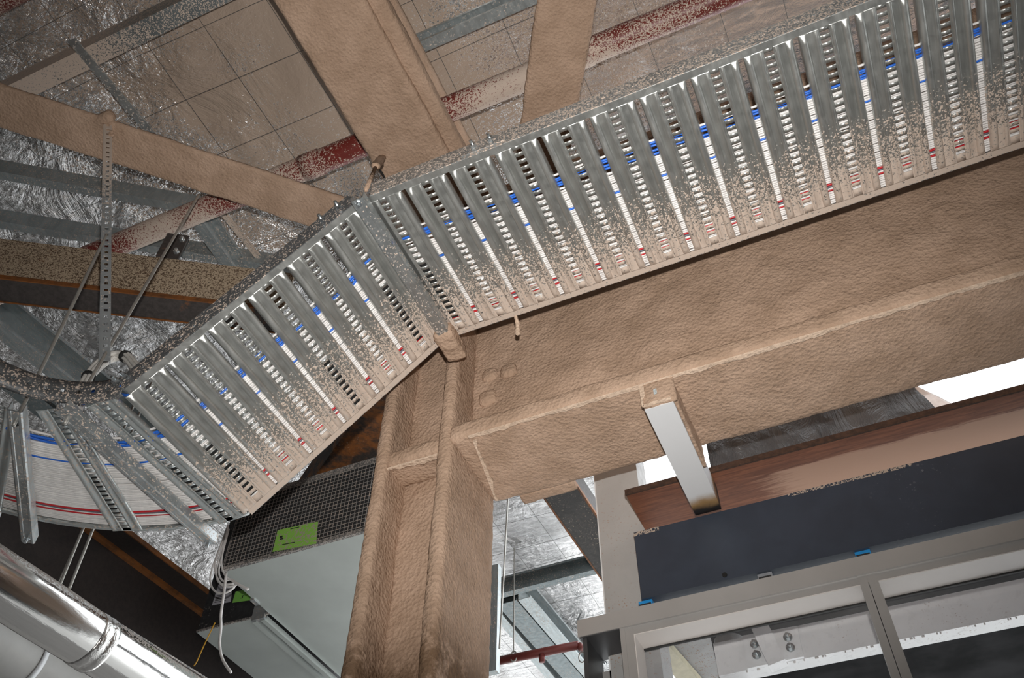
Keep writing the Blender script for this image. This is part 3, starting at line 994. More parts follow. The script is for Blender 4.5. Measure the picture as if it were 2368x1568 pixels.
# thick corrugated brown conduit in the level run, near edge
# black straps round the bundle
for k, (p, ax, lb) in enumerate((((-0.947, 1.54, TZ + 0.0018), (1, 0, 0), 'right of the tray joint'), (slope(0.08, 1.54, 0.0018), -RD, 'at the top of the sloping tray'),
                                 (slope(0.372, 1.60, 0.0018), -RD, 'half way down the sloping tray'), (slope(0.80, 1.56, 0.0018), -RD, 'at the foot of the sloping tray'))):
    M = np.array(frame(p, ax, NUP if k else (0, 0, 1)))
    MB().obox(M[:3, 3], M[:3, 0], M[:3, 1], M[:3, 2], 0.012, 0.12, 0.0006).top('cable_strap', 'black', 'black strap across the cables ' + lb, 'strap')
for p, q, lb in (((-1.752, 1.44, ZB + 0.0022), (-1.746, 1.69, ZB + 0.0022), 'straps over the plate beside the sloping tray'), ((-2.005, 1.39, ZB + 0.0022), (-2.062, 1.58, ZB + 0.0022), 'strap in the tray bend')):
    MB().bar(p, q, 0.024, 0.0012).top('cable_strap', 'black', 'black ' + lb, 'strap')
# pale bundle rising from the bend, tied with black bands
cen = [onZ(175, 960, 3.36), onZ(187, 905, 3.50), onZ(215, 858, 3.62), onZ(252, 828, 3.70), onZ(288, 824, 3.70), onZ(312, 848, 3.62), onZ(335, 885, 3.50)]


def smooth_path(P, n):
    P = np.array(P, float); k = len(P); out = []
    for t in np.linspace(0, k - 1 - 1e-6, n):
        i = int(t); f = t - i
        p0, p1, p2, p3 = P[max(i - 1, 0)], P[i], P[min(i + 1, k - 1)], P[min(i + 2, k - 1)]
        out.append(0.5 * ((2 * p1) + (-p0 + p2) * f + (2 * p0 - 5 * p1 + 4 * p2 - p3) * f * f + (-p0 + 3 * p1 - 3 * p2 + p3) * f ** 3))
    return np.array(out)


cp = smooth_path(cen, 26)
for i in range(7):
    a = 2 * math.pi * i / 6
    r = 0.0125 if i < 6 else 0
    MB().tube(cp + RT * math.cos(a) * r + UP * math.sin(a) * r, 0.0062, 6).top('grey_cable', 'cable_bundle', 'pale grey cable in the tied bundle arching above the tray bend', 'cable', 'grey bundle above the bend', smooth=True)
for i, lb in ((7, 'black tie on the rising side of the grey cable bundle'), (17, 'black tie at the top of the grey cable bundle')):
    t = cp[i + 1] - cp[i]; t = t / np.linalg.norm(t)
    MB().tube([cp[i] - t * 0.006, cp[i] + t * 0.006], 0.021, 12).top('cable_tie', 'black', lb, 'cable tie', smooth=True)
for j, (c0, lb) in enumerate((([(192, 935, 3.40), (215, 905, 3.44), (250, 890, 3.44), (285, 893, 3.40)], 'upper blue cable looping over the bend side rail'),
                              ([(196, 928, 3.38), (225, 915, 3.42), (262, 912, 3.41), (300, 915, 3.36)], 'lower blue cable looping over the bend side rail'))):
    MB().tube(smooth_path([onZ(*c) for c in c0], 16), 0.0048, 7).top('blue_cable', 'cable_blue', lb, 'cable', smooth=True)
MB().tube([(-0.76, 1.735, TZ - 0.002), (-0.758, 1.747, TZ - 0.03), (-0.759, 1.75, TZ - 0.075)], [0.006, 0.007, 0.008], 7).top('cable_stub', 'spray_pale', 'short crusted cable stub hanging off the far tray edge', 'cable')

# ================================================================== ROOF STEEL AND PIPES
rp = thing('sprinkler_pipe', 'long red sprinkler pipe under the roof, flecked with tan overspray', 'pipe', (-1, 1.5, 5.1))
PY = 1.515
MB().tube([(x, PY + 0.012 * (x + 1) * 0, 5.15) for x in np.linspace(-4.6, 3.6, 40)], 0.056, 20).part('pipe', 'red', rp, smooth=True)
for x in (-1.72, -0.42):
    MB().tube([(x, PY, 5.15), (x + 0.09, PY, 5.15)], 0.061, 20).part('coupling', 'red', rp, smooth=True)


def purlin(p, q, w, h, label, mat='purlin', side=1, lip=0.018, group=None, name='roof_purlin'):
    return cprofile(p, q, w, h, lip, side=side).top(name, mat, label, 'purlin', group)


# upper left purlin
pa, pb = onZ(-40, 218, 5.32), onZ(520, -28, 5.32)
pa[1] = 0.70; pb[1] = 0.70
purlin(pa, (3.6, 0.70, 5.32), 0.085, 0.16, 'dusty galvanised purlin at the top left corner', 'purlin_dusty', side=-1)
purlin((-1.05, 1.32, 5.36), (3.6, 1.32, 5.36), 0.05, 0.12, 'galvanised purlin alongside the red sprinkler pipe', 'purlin_light', side=1)
# thin blue-grey strap below the foil at the top left
MB().bar(onZ(165, 92, 5.30), onZ(352, 312, 5.38), 0.042, 0.006).top('metal_strap', 'strut', 'pale blue-grey flat strap crossing the foil at the top left', 'strap')
# red pipe fragment at the very top left
MB().tube([(-3.4, 0.40, 5.36), (-1.2, 0.40, 5.36)], 0.05, 16).top('red_pipe', 'red', 'dark red pipe in the top left corner', 'pipe', smooth=True)
# skew bay at the left
for (p0, p1, lb) in ((((0, 397)), (470, 482), 'upper galvanised purlin left of the tan brace'), (((0, 512)), (650, 617), 'lower galvanised purlin left of the tan brace')):
    A, B = onZ(*p0, 5.3), onZ(*p1, 5.3); d = B - A
    purlin(A - d * 0.3, B + d * 0.05, 0.045, 0.10, lb, 'purlin_light', side=-1)
rb = thing('rusty_beam', 'rusty steel beam at the left with tan overspray on its side', 'beam', (-2.5, 1.5, 4.6))
A, B = onZ(0, 640, 4.6), onZ(520, 700, 4.6); d = (B - A) / np.linalg.norm(B - A); n = np.array((-d[1], d[0], 0))
A = A - d * 0.6; B = B + d * 0.25
up = np.array((0, 0, 1.0))
MB().obox((A + B) / 2 + up * 0.135 + n * 0.012, d, n, up, np.linalg.norm(B - A) / 2, 0.012, 0.125).part('web', 'rust_dust', rb)
MB().obox((A + B) / 2 + n * 0.065, d, n, up, np.linalg.norm(B - A) / 2, 0.065, 0.010).part('flange', 'rust', rb)
MB().obox((A + B) / 2 + n * 0.132 - up * 0.002, d, n, up, np.linalg.norm(B - A) / 2, 0.004, 0.011).part('rust_edge', 'rust_edge', rb)
MB().obox((A + B) / 2 - n * 0.001 - up * 0.002, d, n, up, np.linalg.norm(B - A) / 2, 0.003, 0.012).part('rust_edge', 'rust_edge', rb)
# cleat with two bolts above the rusty beam
q = onZ(400, 570, 4.95)
cl = thing('steel_cleat', 'rusty bolted cleat above the rusty beam', 'bracket', tuple(q))
MB().obox(q, d, n, up, 0.05, 0.006, 0.09).part('plate', 'rust', cl)
for e in (-0.05, 0.045):
    hexbolt(q + up * e + d * 0.03 - n * 0.006, -n, 0.014, 0.012, 'strut', cl)
# sloping channel bits right of the cleat and lower left
purlin(onZ(430, 500, 5.2), onZ(600, 740, 5.2), 0.06, 0.14, 'galvanised channel crossing behind the rod, right of the cleat', 'purlin_light', side=1)
purlin(onZ(500, 485, 5.34), onZ(625, 640, 5.34), 0.02, 0.03, 'thin dusty batten on the foil right of the cleat', 'purlin_dusty', side=1, lip=0.006)
A, B = onZ(-60, 740, 5.25), onZ(420, 1110, 5.25)
purlin(A, B, 0.10, 0.20, 'wide galvanised channel purlin at the left edge above the tray bend', 'purlin_light', side=1)
A, B = onZ(-60, 850, 5.2), onZ(300, 1130, 5.2)
purlin(A, B, 0.12, 0.06, 'dark channel beside the wide purlin at the left edge', 'purlin', side=1)
# deep dark beam behind the tray bend
db = thing('dark_beam', 'deep dark rusty beam behind the tray bend at lower left', 'beam', (-3.5, 3, 3.2))
A, B = onZ(150, 1190, 4.4), onZ(520, 1460, 4.4); d = (B - A) / np.linalg.norm(B - A); n = np.array((d[1], -d[0], 0))
A = A - d * 1.6; B = B + d * 1.6; Lh = np.linalg.norm(B - A) / 2; C = (A + B) / 2
MB().obox(C - up * 0.6, d, n, up, Lh, 0.012, 0.6).part('web', 'rust_dark', db)
MB().obox(C + n * 0.085 + up * 0.012, d, n, up, Lh, 0.085, 0.012).part('flange', 'rust_dark', db)
MB().obox(C + n * 0.172 + up * 0.012, d, n, up, Lh, 0.004, 0.013).part('rust_edge', 'rust_edge', db)
MB().obox(C + n * 0.026 - up * 0.012, d, n, up, Lh, 0.014, 0.012).part('rust_edge', 'rust_edge', db)
# dark beam far behind, between tray and column
A, B = onZ(880, 945, 4.75), onZ(760, 1110, 4.75)
MB().bar(A + (A - B) * 0.6, B + (B - A) * 0.5, 0.22, 0.2).top('rusty_plate', 'rust_orange', 'rust-stained steel beam seen between the sloping tray and the column', 'beam')

# ================================================================== AIR HANDLING BOX
ah = thing('duct_box', 'galvanised air duct box with mesh-covered black front behind the column', 'duct', (-2.0, 3.2, 4.0))
BX0, BX1, BY0, BY1, BZ0, BZ1 = -2.68, -1.90, 2.70, 3.85, 4.0, 4.43
MB().box((BX0, BY0 + 0.004, BZ0 + 0.002), (BX1, BY1, BZ1)).part('liner_front', 'duct_black', ah)
MB().box((BX0 - 0.001, BY0 + 0.006, BZ0 - 0.001), (BX1, BY1, BZ0 + 0.003)).part('base_sheet', 'galv_box', ah)
MB().box((BX0 - 0.003, BY0, BZ0), (BX0 + 0.001, BY0 + 0.02, BZ1)).part('edge_trim', 'duct_edge', ah)
MB().box((BX0, BY0 - 0.004, BZ0 - 0.003), (BX1, BY0 + 0.012, BZ0 + 0.018)).part('edge_trim', 'duct_edge', ah)
MB().box((BX0, BY0 - 0.004, BZ1 - 0.03), (BX1, BY0 + 0.012, BZ1 + 0.002)).part('edge_trim', 'duct_edge', ah)
g = MB(); y = BY0 - 0.004; st = 0.0215
x = BX0 + 0.012
while x < BX1:
    g.box((x - 0.0011, y, BZ0 + 0.015), (x + 0.0011, y + 0.002, BZ1 - 0.02)); x += st
z = BZ0 + 0.028
while z < BZ1 - 0.02:
    g.box((BX0 + 0.004, y - 0.001, z - 0.0011), (BX1, y + 0.001, z + 0.0011)); z += st
tag(g.part('mesh_screen', 'mesh_wire', ah), 'fine square wire mesh with dust', kind='stuff')
b2x0, b2x1 = -3.12, -2.76
MB().box((b2x0, 3.1, 4.003), (b2x1, 4.4, 4.7)).part('side_box_liner', 'duct_black', ah)
MB().box((b2x0 - 0.001, 3.098, 3.999), (b2x1, 4.4, 4.004)).part('side_box_base', 'galv_box', ah)
MB().box((b2x0, 3.094, 3.997), (b2x1 + 0.08, 3.102, 4.008)).part('edge_trim', 'duct_edge', ah)
for xx, ww in ((-2.765, 0.013), (-2.715, 0.013)):
    MB().box((xx - ww, 3.1, 3.972), (xx + ww, 4.4, 4.0)).part('joint_flange', 'galv_box', ah)
MB().box((-2.775, 3.085, 3.975), (-2.70, 3.11, 4.06)).part('corner_cleat', 'strut', ah)
MB().obox((BX0 - 0.004, 2.98, BZ0 + 0.01), (1, 0, 0), (0, 1, 0), (0, 0, 1), 0.012, 0.025, 0.018).part('corner_cleat', 'strut', ah)
# labels on the duct
def label(name, pix, Y, mat, lb, ink=()):
    V = [onY(*p, Y) for p in pix]; V2 = [v + np.array((0, 0.0012, 0)) for v in V]
    t = thing(name, lb, 'label', tuple(V[3]))
    pp_ = part('paper', V + V2, [(0, 1, 2, 3), (7, 6, 5, 4), (0, 4, 5, 1), (1, 5, 6, 2), (2, 6, 7, 3), (3, 7, 4, 0)], mat, t)
    V = np.array(V)
    for (u0, v0, u1, v1) in ink:
        def P(u, v):
            return (V[0] * (1 - u) + V[1] * u) * (1 - v) + (V[3] * (1 - u) + V[2] * u) * v + np.array((0, -0.0006, 0))
        part('ink_mark', [P(u0, v0), P(u1, v0), P(u1, v1), P(u0, v1)], [(0, 1, 2, 3)], 'ink', pp_)
    return t


label('green_label', [(642, 1226), (735, 1206), (731, 1257), (630, 1276)], BY0 - 0.009, 'green', 'dusty bright green paper label on the mesh front of the duct box', ((0.33, 0.06, 0.55, 0.1), (0.1, 0.32, 0.17, 0.42), (0.12, 0.44, 0.2, 0.5), (0.2, 0.74, 0.5, 0.78)))
label('green_label', [(545, 1368), (583, 1360), (578, 1388), (537, 1394)], 3.09, 'green_clean', 'small green label on the side duct box behind the dangling cables', ((0.45, 0.5, 0.6, 0.56), (0.5, 0.56, 0.55, 0.7), (0.4, 0.68, 0.56, 0.73), (0.82, 0.2, 0.95, 0.26), (0.8, 0.4, 0.96, 0.45)))
label('paper_label', [(505, 1352), (540, 1346), (533, 1392), (490, 1400)], 3.09, 'paper', 'grey printed paper label behind the dangling cables', tuple((0.1, 0.55 + 0.08 * i, 0.5 + 0.06 * i, 0.58 + 0.08 * i) for i in range(5)))
# loose white cables looping down in front of the boxes
Yc = 2.66
loops = [([(527, 1220), (505, 1275), (487, 1330), (492, 1362), (515, 1373), (540, 1360), (545, 1345)], 'leftmost'),
         ([(528, 1222), (510, 1280), (500, 1320), (505, 1345), (520, 1352), (540, 1350)], 'second'),
         ([(529, 1224), (516, 1275), (506, 1320), (515, 1343), (535, 1340), (550, 1350), (575, 1362)], 'third'),
         ([(526, 1218), (508, 1270), (496, 1312), (510, 1350), (530, 1357), (548, 1352)], 'fourth'),
         ([(527, 1215), (518, 1262), (512, 1302), (520, 1330), (540, 1345), (572, 1364)], 'rightmost')]
for i, (pp, nm) in enumerate(loops):
    MB().tube(smooth_path([onY(a, b, Yc - 0.004 * i) for a, b in pp], 26), 0.0045, 7).top('loose_cable', 'cable_white', {'leftmost': 'leftmost and widest thin white cable loop at the duct box corner', 'rightmost': 'rightmost thin white cable loop at the duct box corner'}.get(nm, 'thin white cable in the middle of the loops at the duct box corner'), 'cable', 'white loops at the duct box', smooth=True)
MB().tube(smooth_path([onY(a, b, Yc - 0.03) for a, b in ((523, 1325), (518, 1370), (511, 1420), (511, 1450), (508, 1490), (515, 1525), (534, 1555))], 30), 0.0060, 8).top('loose_cable', 'cable_white', 'single thicker white cable tail dangling below the duct box', 'cable', smooth=True)
# galvanised bracket piece below the tray joint

# ================================================================== LOWER LEFT PIPES
du = thing('foil_duct', 'shiny foil-wrapped round duct at the lower left corner', 'duct', (-2.4, 2.4, 3.1))
cA, cB = onZ(0, 1348, 3.1), onZ(350, 1572, 3.1); dv = (cB - cA) / np.linalg.norm(cB - cA)
T = np.linspace(-0.8, 2.6, 60)
tt = cA + dv * T[:, None]
jn = onZ(218, 1482, 3.1); sj = (jn - cA) @ dv
rad = 0.088 + 0.0015 * np.sin(T * 9)
MB().tube(tt, rad, 32).part('wrapped_pipe', 'silver', du, smooth=True)
sT = np.linspace(sj - 0.035, sj + 0.03, 9)
MB().tube(cA + dv * sT[:, None], 0.0905 + 0.0025 * noise(np.arange(9)[:, None] * np.ones((1, 3)), 0.7, 3), 32).part('tape_joint', 'tape', du, smooth=True)
led = thing('duct_rail', 'dusty galvanised angle rail beside the foil-wrapped duct', 'rail', (-2.3, 2.4, 3.2))
eA, eB = onZ(0, 1268, 3.2), onZ(480, 1570, 3.2); ev = (eB - eA) / np.linalg.norm(eB - eA); en = np.array((-ev[1], ev[0], 0))
eA = eA - ev * 0.6; eB = eB + ev * 1.2
L2 = np.linalg.norm(eB - eA) / 2; C = (eA + eB) / 2
MB().obox(C + en * 0.035, ev, en, up, L2, 0.035, 0.003).part('upper_flange', 'duct_edge', led)
MB().obox(C + en * 0.075 - up * 0.012, ev, en, up, L2, 0.004, 0.014).part('lip', 'strut', led)
MB().obox(C + en * 0.115 - up * 0.02, ev, en, up, L2, 0.03, 0.003).part('lower_flange', 'duct_edge', led)
wp = thing('drain_pipe', 'pale plastic pipe with a clamp in the bottom left corner', 'pipe', (-3.1, 2.6, 3.4))
pA, pB = onZ(0, 1502, 3.4), onZ(190, 1600, 3.4); pv = np.array((0.035, 1.0, 0)); pv /= np.linalg.norm(pv)
MB().tube([pA + pv * t for t in np.linspace(-0.5, 2.6, 20)], 0.122, 28).part('pipe', 'pvc', wp, smooth=True)
kc = onZ(115, 1515, 3.4); kt = (kc - pA) @ pv
kb = MB().tube([pA + pv * (kt - 0.012), pA + pv * (kt + 0.012)], 0.1265, 28).part('clamp_band', 'white_steel', wp, smooth=True)
cpos = pA + pv * kt
hexbolt(cpos + np.array((0.123, 0, 0.03)), (1, 0, 0.3), 0.012, 0.02, 'zinc', kb)
MB().tube([cpos + np.array((0, 0, 0.11)), cpos + np.array((0.0, 0, 0.95))], 0.005, 8).part('hanger_rod', 'rod', wp)
MB().tube(smooth_path([onY(a, b, 3.0) for a, b in ((497, 1440), (480, 1475), (466, 1505), (455, 1530), (448, 1540))], 10), 0.003, 5).top('yellow_string', 'yellow', 'thin yellow string hanging under the duct box', 'string')
MB().bar(onZ(570, 1455, 4.5), onZ(490, 1600, 4.5), 0.2, 0.05).top('steel_post', 'rust_speck', 'rust-streaked flat steel member below the dangling cable', 'beam')

# ================================================================== FAR BAY (between column and window)
# dark diagonal beam and cleat
A, B = onZ(1285, 1120, 5.0), onZ(1420, 1320, 5.0)
dd2 = thing('dark_roof_beam', 'dark rust-edged steel beam slanting down behind the white column', 'beam', (-1.4, 4.3, 5.0))
e0, e1 = onZ(1262, 1155, 5.0), onZ(1388, 1333, 5.0); dv2 = (e1 - e0) / np.linalg.norm(e1 - e0); nv = np.array((dv2[1], -dv2[0], 0))
C0 = e0 - dv2 * 1.6; C1 = e1 + dv2 * 0.2
Lh = np.linalg.norm(C1 - C0) / 2; C = (C0 + C1) / 2
MB().obox(C + nv * 0.11, dv2, nv, up, Lh, 0.11, 0.008).part('bottom_flange', 'rust_speck', dd2)
MB().obox(C + nv * 0.11 + up * 0.2, dv2, nv, up, Lh, 0.006, 0.2).part('web', 'rust', dd2)
for k in (0.0, 0.221):
    MB().obox(C + nv * k, dv2, nv, up, Lh, 0.006, 0.010).part('rust_edge', 'rust_edge', dd2)
purlin(onZ(1120, 1394, 5.25), onZ(1440, 1313, 5.25), 0.06, 0.14, 'dark galvanised purlin across the bright foil behind the column', 'purlin', side=1)
for (a, b, w, lb) in ((((1198, 1388)), (1352, 1568), 0.10, 'right-hand galvanised channel on the bright foil'), ((1150, 1400), (1300, 1568), 0.16, 'middle wide galvanised channel on the bright foil'), ((1120, 1400), (1262, 1568), 0.07, 'left-hand galvanised channel on the bright foil')):
    A, B = onZ(*a, 5.3), onZ(*b, 5.3); d = B - A
    purlin(A, B + d * 0.8, w, 0.15, lb, 'purlin_light' if w != 0.16 else 'purlin', side=1)
# hanging duct side sheet left of the rod
MB().box((-1.92, 3.62, 3.75), (-1.68, 3.66, 4.35)).top('sheet_panel', 'purlin_light', 'galvanised sheet just right of the column behind the rod', 'panel')
p = onY(1175, 1150, 3.5); q = onY(1155, 1500, 3.5)
rod(q, p + (p - q) * 1.0, 'long thin rod hanging in front of the bright foil right of the column', r=0.005, group='far hanger rod')
hexbolt(q + np.array((0, 0, -0.03)), (0, 0, 1), 0.018, 0.03, 'zinc', bpy.data.objects['threaded_rod'], 'nut') if False else None
fp = thing('sprinkler_pipe', 'short dark red sprinkler pipe hung below the bright foil', 'pipe', (-2, 4.95, 4.6))
A, B = onZ(1120, 1535, 4.6), onZ(1338, 1492, 4.6)
MB().tube([A, B], 0.028, 14).part('pipe', 'red_clean', fp, smooth=True)
MB().tube([B, B + np.array((0.02, 0, -0.03))], 0.024, 12).part('elbow', 'red_clean', fp, smooth=True)
s = onZ(1253, 1514, 4.58)
MB().tube([s, s - np.array((0, 0, 0.05))], 0.02, 12).part('outlet', 'red_clean', fp, smooth=True)
for k, (px, py) in enumerate(((1188, 1518), (1345, 1500))):
    c = onZ(px, py, 4.6)
    ring = [c + np.array((0, 0.0, 0.0)) + np.array((math.cos(a) * 0.022, 0, math.sin(a) * 0.036 - (0.06 if k else 0))) for a in np.linspace(0, 2 * math.pi, 16)]
    MB().tube(ring, 0.005, 6, caps=False).part('clevis_ring', 'rod', fp, smooth=True)
    if not k:
        MB().tube([c + np.array((0, 0, 0.03)), c + np.array((0, 0, 0.85))], 0.004, 6).part('hanger_wire', 'rod', fp)

# ================================================================== FACADE: TUBE, PLYWOOD, BLUE BEAM, WHITE COLUMN, WINDOW
rh = thing('outrigger_tube', 'white square steel tube from the girder to the dark blue beam, end scorched black', 'steel tube', (-0.358, 2.1, 3.42))
MB().box((-0.402, 1.864, 3.42), (-0.315, 2.405, 3.514)).part('tube', 'rhs', rh)
V, F = rough_box(0.100, 0.016, 0.094, res=0.01, rad=0.004, amp=0.002, big=0.001, seed=6)
part('sprayed_end', V + np.array((-0.352, 1.861, 3.470)), F, 'spray', rh, smooth=True)
V, F = rough_box(0.012, 0.335, 0.085, res=0.01, rad=0.004, amp=0.002, big=0.001, seed=7)
part('sprayed_side', V + np.array((-0.3105, 2.03, 3.474)), F, 'spray', rh, smooth=True)
ragged('ragged_edge', (-0.402, 1.853, 3.424), (-0.318, 1.853, 3.424), rh, 'spray_pale', 0.010, 2, normal=(0, -1, 0), side=(0, 0, 1), n=40, drop=0.004)
ragged('ragged_edge', (-0.402, 1.853, 3.424), (-0.402, 1.853, 3.512), rh, 'spray_pale', 0.012, 3, normal=(0, -1, 0), side=(1, 0, 0), n=40, drop=0.004)
MB().obox((-0.36, 1.851, 3.468), (1, 0, 0.2), (0, 1, 0), (0, 0, 1), 0.005, 0.002, 0.011).part('bare_spot', 'zinc', rh)
pl = thing('plywood_board', 'reddish brown plywood board on top of the dark blue beam, sanded pale along one stretch', 'board', (0.5, 2.45, 3.518))
MB().box((-0.61, 2.335, 3.518), (3.2, 2.62, 3.536)).part('board', 'ply', pl)
MB().box((-0.612, 2.328, 3.516), (3.2, 2.3352, 3.5375)).part('near_edge', 'ply_edge', pl)
nb = thing('blue_beam', 'long dark navy blue steel beam above the window frame', 'beam', (0.5, 2.45, 3.158))
BYF = 2.405
MB().box((-0.617, BYF, 3.160), (3.2, 2.52, 3.412)).part('beam', 'navy', nb)
MB().box((-0.617, BYF - 0.0015, 3.398), (-0.53, BYF, 3.4135)).part('chipped_edge', 'navy_speck', nb)
MB().box((-0.1, BYF - 0.0012, 3.402), (0.28, BYF, 3.4130)).part('chipped_edge', 'navy_speck', nb)
MB().tube([onY(1676, 1330, BYF) + np.array((0, 0.002, 0)), onY(1676, 1330, BYF) - np.array((0, 0.003, 0))], 0.008, 10).part('burn_mark', 'black', nb)
wc = thing('white_column', 'off-white square steel column behind the blue beam and window frame corner', 'column', (-0.7, 2.57, 0))
WX0, WX1 = onY(1376, 1110, 2.53)[0], onY(1464, 1080, 2.53)[0]
MB().box((WX0, 2.53, 0), (WX1 + 0.012, 2.66, 5.2)).part('shaft', 'white_col', wc)
MB().box((WX0 - 0.006, 2.535, 0), (WX0 + 0.0, 2.655, 5.2)).part('corner_bead', 'white_steel', wc)

FY = 2.39
zf0 = onY(1800, 1334, FY)[2]
zt, zb_ = onY(1334, 1435, FY)[2], onY(1338, 1473, FY)[2]
fx0 = onY(1334, 1435, FY)[0]
win = thing('window_1', 'grey aluminium window frame with two panes at the lower right', None, (0.3, 2.45, 1.0)); win['kind'] = 'structure'
FD = 0.13
MB().box((fx0, FY, zb_), (3.2, FY + 0.10, zt)).part('head_fascia', 'alu', win)
hz = onY(1465, 1466, FY + 0.008)[2]
FD = onZ(1492, 1501, hz)[1] - FY
FD2 = onZ(2046, 1385, hz)[1] - FY
jx0, jx1 = onY(1434, 1462, FY + 0.008)[0], onY(1465, 1466, FY + 0.008)[0]
MB().box((jx0, FY + 0.008, hz), (3.2, FY + FD, zb_ + 0.004)).part('head_rail', 'alu', win)
MB().box((jx0, FY + 0.007, 0.9), (jx1, FY + FD, zb_)).part('jamb', 'alu', win)
MB().box((jx1, FY + 0.010, 0.9), (jx1 + 0.003, FY + FD, hz)).part('jamb_reveal', 'alu_in', win)
mx0, mx1, mx2 = onY(1987, 1345, FY + 0.006)[0], onY(2004, 1335, FY + 0.006)[0], onY(2030, 1340, FY + 0.006)[0]
MB().box((jx1 + 0.003, FY + 0.010, hz - 0.003), (mx0, FY + FD, hz)).part('head_reveal', 'alu_in', win)
MB().box((mx2, FY + 0.010, hz - 0.003), (3.2, FY + FD2, hz)).part('head_reveal', 'alu_in', win)
MB().box((jx0 + 0.0, FY + 0.0055, 0.9), (jx0 + 0.016, FY + 0.007, zb_)).part('jamb_groove', 'alu', win)
MB().box((mx0, FY + 0.006, 0.9), (mx1 - 0.001, FY + FD, zb_)).part('mullion', 'alu', win)
MB().box((mx1 + 0.001, FY + 0.006, 0.9), (mx2, FY + FD2, zb_)).part('mullion', 'alu', win)
for xa, xb, dp in ((jx1 + 0.003, mx0, FD), (mx2, 3.2, FD2)):
    MB().box((xa, FY + dp - 0.008, hz - 0.008), (xb, FY + dp, hz - 0.003)).part('glazing_bead', 'gasket', win)
    MB().box((xa, FY + dp - 0.004, 0.9), (xb, FY + dp - 0.001, hz - 0.003)).part('pane', 'glass', win)
MB().box((jx0, FY, 0.82), (3.2, FY + FD, 0.9)).part('sill', 'alu', win)
tag(link('wall_front', *(lambda q: (q.V, q.F))(MB().box((jx0, FY + 0.02, 0), (5, FY + 0.12, 0.82))), 'wall'), 'low wall under the window', None, kind='structure')
# side cladding left of the jamb
sp = thing('corner_panel', 'dark aluminium corner cladding left of the window jamb', 'panel', (-0.78, 2.45, 1.0))
MB().box((fx0 + 0.012, FY + 0.01, 0.9), (fx0 + 0.026, FY + 0.16, zb_ - 0.002)).part('return_sheet', 'alu_dark', sp)
sx = onY(1380, 1500, FY + 0.15)[0]
MB().box((sx - 0.02, FY + 0.145, 0.9), (jx0 + 0.01, FY + 0.16, zb_ - 0.05)).part('back_sheet', 'alu', sp)
MB().box((sx - 0.03, FY + 0.10, 0.9), (sx - 0.012, FY + 0.15, zb_ - 0.045)).part('edge_fin', 'alu', sp)
hexbolt(onY(1400, 1533, FY + 0.143), (0, -1, 0), 0.006, 0.004, 'zinc', sp, 'screw')
MB().box((fx0 + 0.004, FY + 0.004, zb_ - 0.003), (jx0, FY + 0.16, zb_ + 0.001)).part('soffit_sheet', 'alu_dark', sp)
# packers between beam and frame
for (px, py, c, lb) in ((1495, 1393, 'blue_plastic', 'blue plastic packer at the left end of the blue beam'), (1770, 1331, 'grey_plastic', 'grey plastic packer between beam and window frame'), (1994, 1277, 'blue_plastic', 'blue plastic packer above the window mullion')):
    x = onY(px, py, FY + 0.04)[0]
    t = thing('window_packer', lb, 'packer', (x, FY + 0.03, zt))
    MB().box((x - 0.022, FY + 0.025, zt + 0.001), (x + 0.022, FY + 0.075, 3.1595)).part('shim', c, t)
    MB().box((x - 0.0195, FY + 0.021, zt + 0.001), (x + 0.0185, FY + 0.025, zt + 0.019)).part('recess_shade', 'gasket', t)  # black slab standing in for the shade inside the packer's hollow

# membrane and film outside, above the plywood
def sheet(name, pts, mat, label, cat, n=24, amp=0.012):
    """crinkled sheet over four corner points"""
    a, b, c, d = (np.array(p, float) for p in pts); V = []
    U = np.linspace(0, 1, n + 1)
    for v in U:
        for u in U:
            V.append((a * (1 - u) + b * u) * (1 - v) + (d * (1 - u) + c * u) * v)
    V = np.array(V); V[:, 1] += amp * noise(V, 9, 4) + amp * 0.5 * noise(V, 24, 5)
    F = [(j * (n + 1) + i, j * (n + 1) + i + 1, (j + 1) * (n + 1) + i + 1, (j + 1) * (n + 1) + i) for j in range(n) for i in range(n)]
    m_ = MB(); m_.V = [tuple(v) for v in V]; m_.F = F
    o = m_.top(name, mat, label, cat, smooth=True); solid(o, 0.002); return o


MY = 2.75
sheet('plastic_membrane', (onY(1610, 900, MY), onY(2085, 860, MY), np.array((onY(2250, 985, MY)[0], MY, 3.545)), np.array((onY(1650, 1130, MY)[0], MY, 3.545))), 'membrane', 'crinkled black plastic membrane outside above the plywood', 'membrane')
sheet('white_film', (onY(2040, 885, MY + .01), onY(2110, 885, MY + .01), onY(2270, 965, MY + .01), onY(2120, 985, MY + .01)), 'membrane_white', 'white film strip at the end of the black membrane', 'membrane', 10, 0.006)

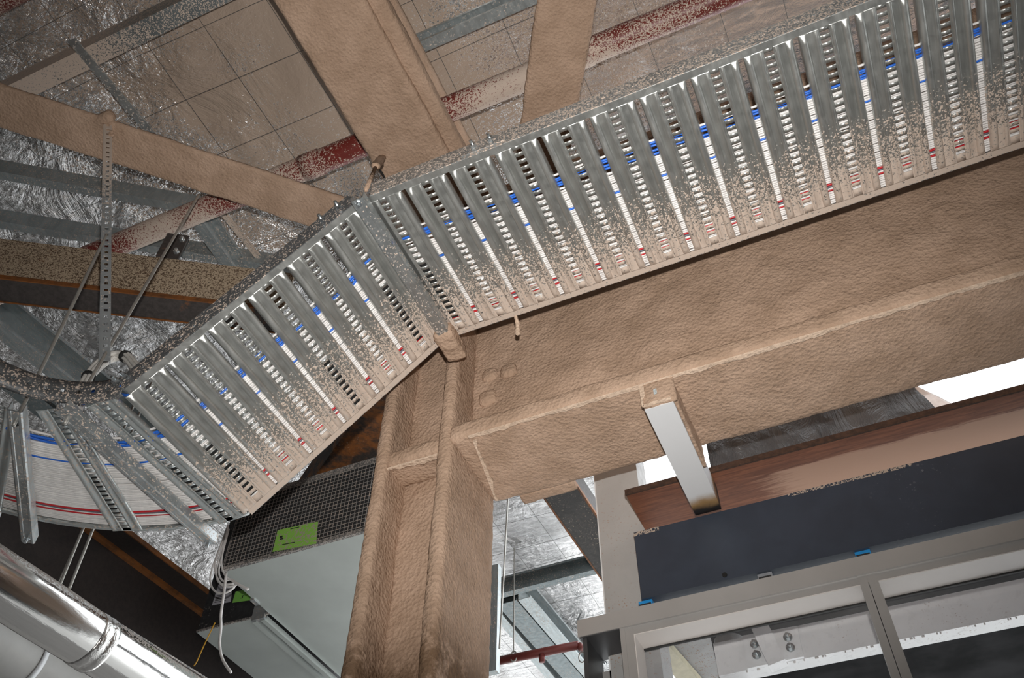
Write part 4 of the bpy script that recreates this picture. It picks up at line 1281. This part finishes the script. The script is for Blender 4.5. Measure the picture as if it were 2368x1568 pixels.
# canopy beyond the glass
so = MB().box((-0.70, 2.72, 3.50), (3.5, 8.0, 3.56)).top('canopy_soffit', 'soffit', 'dark soffit board beyond the window glass', 'soffit')
WY = 3.0
ob = thing('outdoor_beam', 'white steel beam with water drops seen through the window', 'beam', (0.8, WY, 2.9))
zc, zd = 3.301, 3.177
xl = onY(1650, 1495, WY)[0]
MB().box((xl, WY, zd), (3.5, WY + 0.07, zc)).part('beam', 'white_wet_daylit', ob)
for i in range(60):
    x = random.uniform(xl + 0.1, 1.2)
    V, F = rough_box(0.006, 0.006, 0.008, res=0.003, rad=0.003, amp=0.0, big=0)
    part('water_drop', V + np.array((x, WY + 0.004, zd - 0.003)), F, 'alu_in', ob, smooth=True)
pg = thing('bolted_plate', 'white bolted connection plate beyond the left window pane', 'plate', tuple(onY(1785, 1500, WY - 0.02)))
c4 = [onY(a, b, WY - 0.02) for a, b in ((1716, 1470), (1843, 1447), (1858, 1518), (1728, 1546))]
V = c4 + [v + np.array((0, 0.012, 0)) for v in c4]
part('plate', V, [(0, 1, 2, 3), (7, 6, 5, 4), (0, 4, 5, 1), (1, 5, 6, 2), (2, 6, 7, 3), (3, 7, 4, 0)], 'white_wet_daylit', pg)
for a, b in ((1745, 1490), (1750, 1515), (1822, 1474), (1828, 1498)):
    c = onY(a, b, WY - 0.022)
    ws = MB().tube([c, c - np.array((0, 0.004, 0))], 0.016, 16).part('washer', 'strut', pg)
    hexbolt(c - np.array((0, 0.004, 0)), (0, -1, 0), 0.011, 0.012, 'strut', ws, 'nut')
MB().bar(onY(1755, 1445, WY - 0.05), onY(1800, 1540, WY - 0.05), 0.06, 0.05, (0, 1, 0)).part('arm', 'white_wet_daylit', pg)
MB().tube([onY(1686, 1480, WY + 0.12), onY(1712, 1700, WY + 0.12)], 0.055, 20).top('outdoor_tube', 'white_wet_daylit', 'round white steel post beyond the left window pane', 'post', smooth=True)


def flat(name, pix, z, th, mat, label, cat):
    V = [onZ(*p, z) for p in pix]; n = len(V); V2 = [v + np.array((0, 0, th)) for v in V]
    b = MB().add(V + V2, [tuple(range(n)), tuple(range(n, 2 * n))[::-1]] + [(i, (i + 1) % n, n + (i + 1) % n, n + i) for i in range(n)])
    return b.top(name, mat, label, cat)


flat('timber_batten', ((1512, 1500), (1545, 1492), (1640, 1600), (1585, 1600)), 3.40, 0.03, 'cream', 'cream timber batten beyond the left window pane', 'batten')
flat('outdoor_board', ((1545, 1490), (1642, 1472), (1672, 1600), (1640, 1600)), 3.44, 0.02, 'white_col', 'beige speckled board beyond the left window pane', 'board')
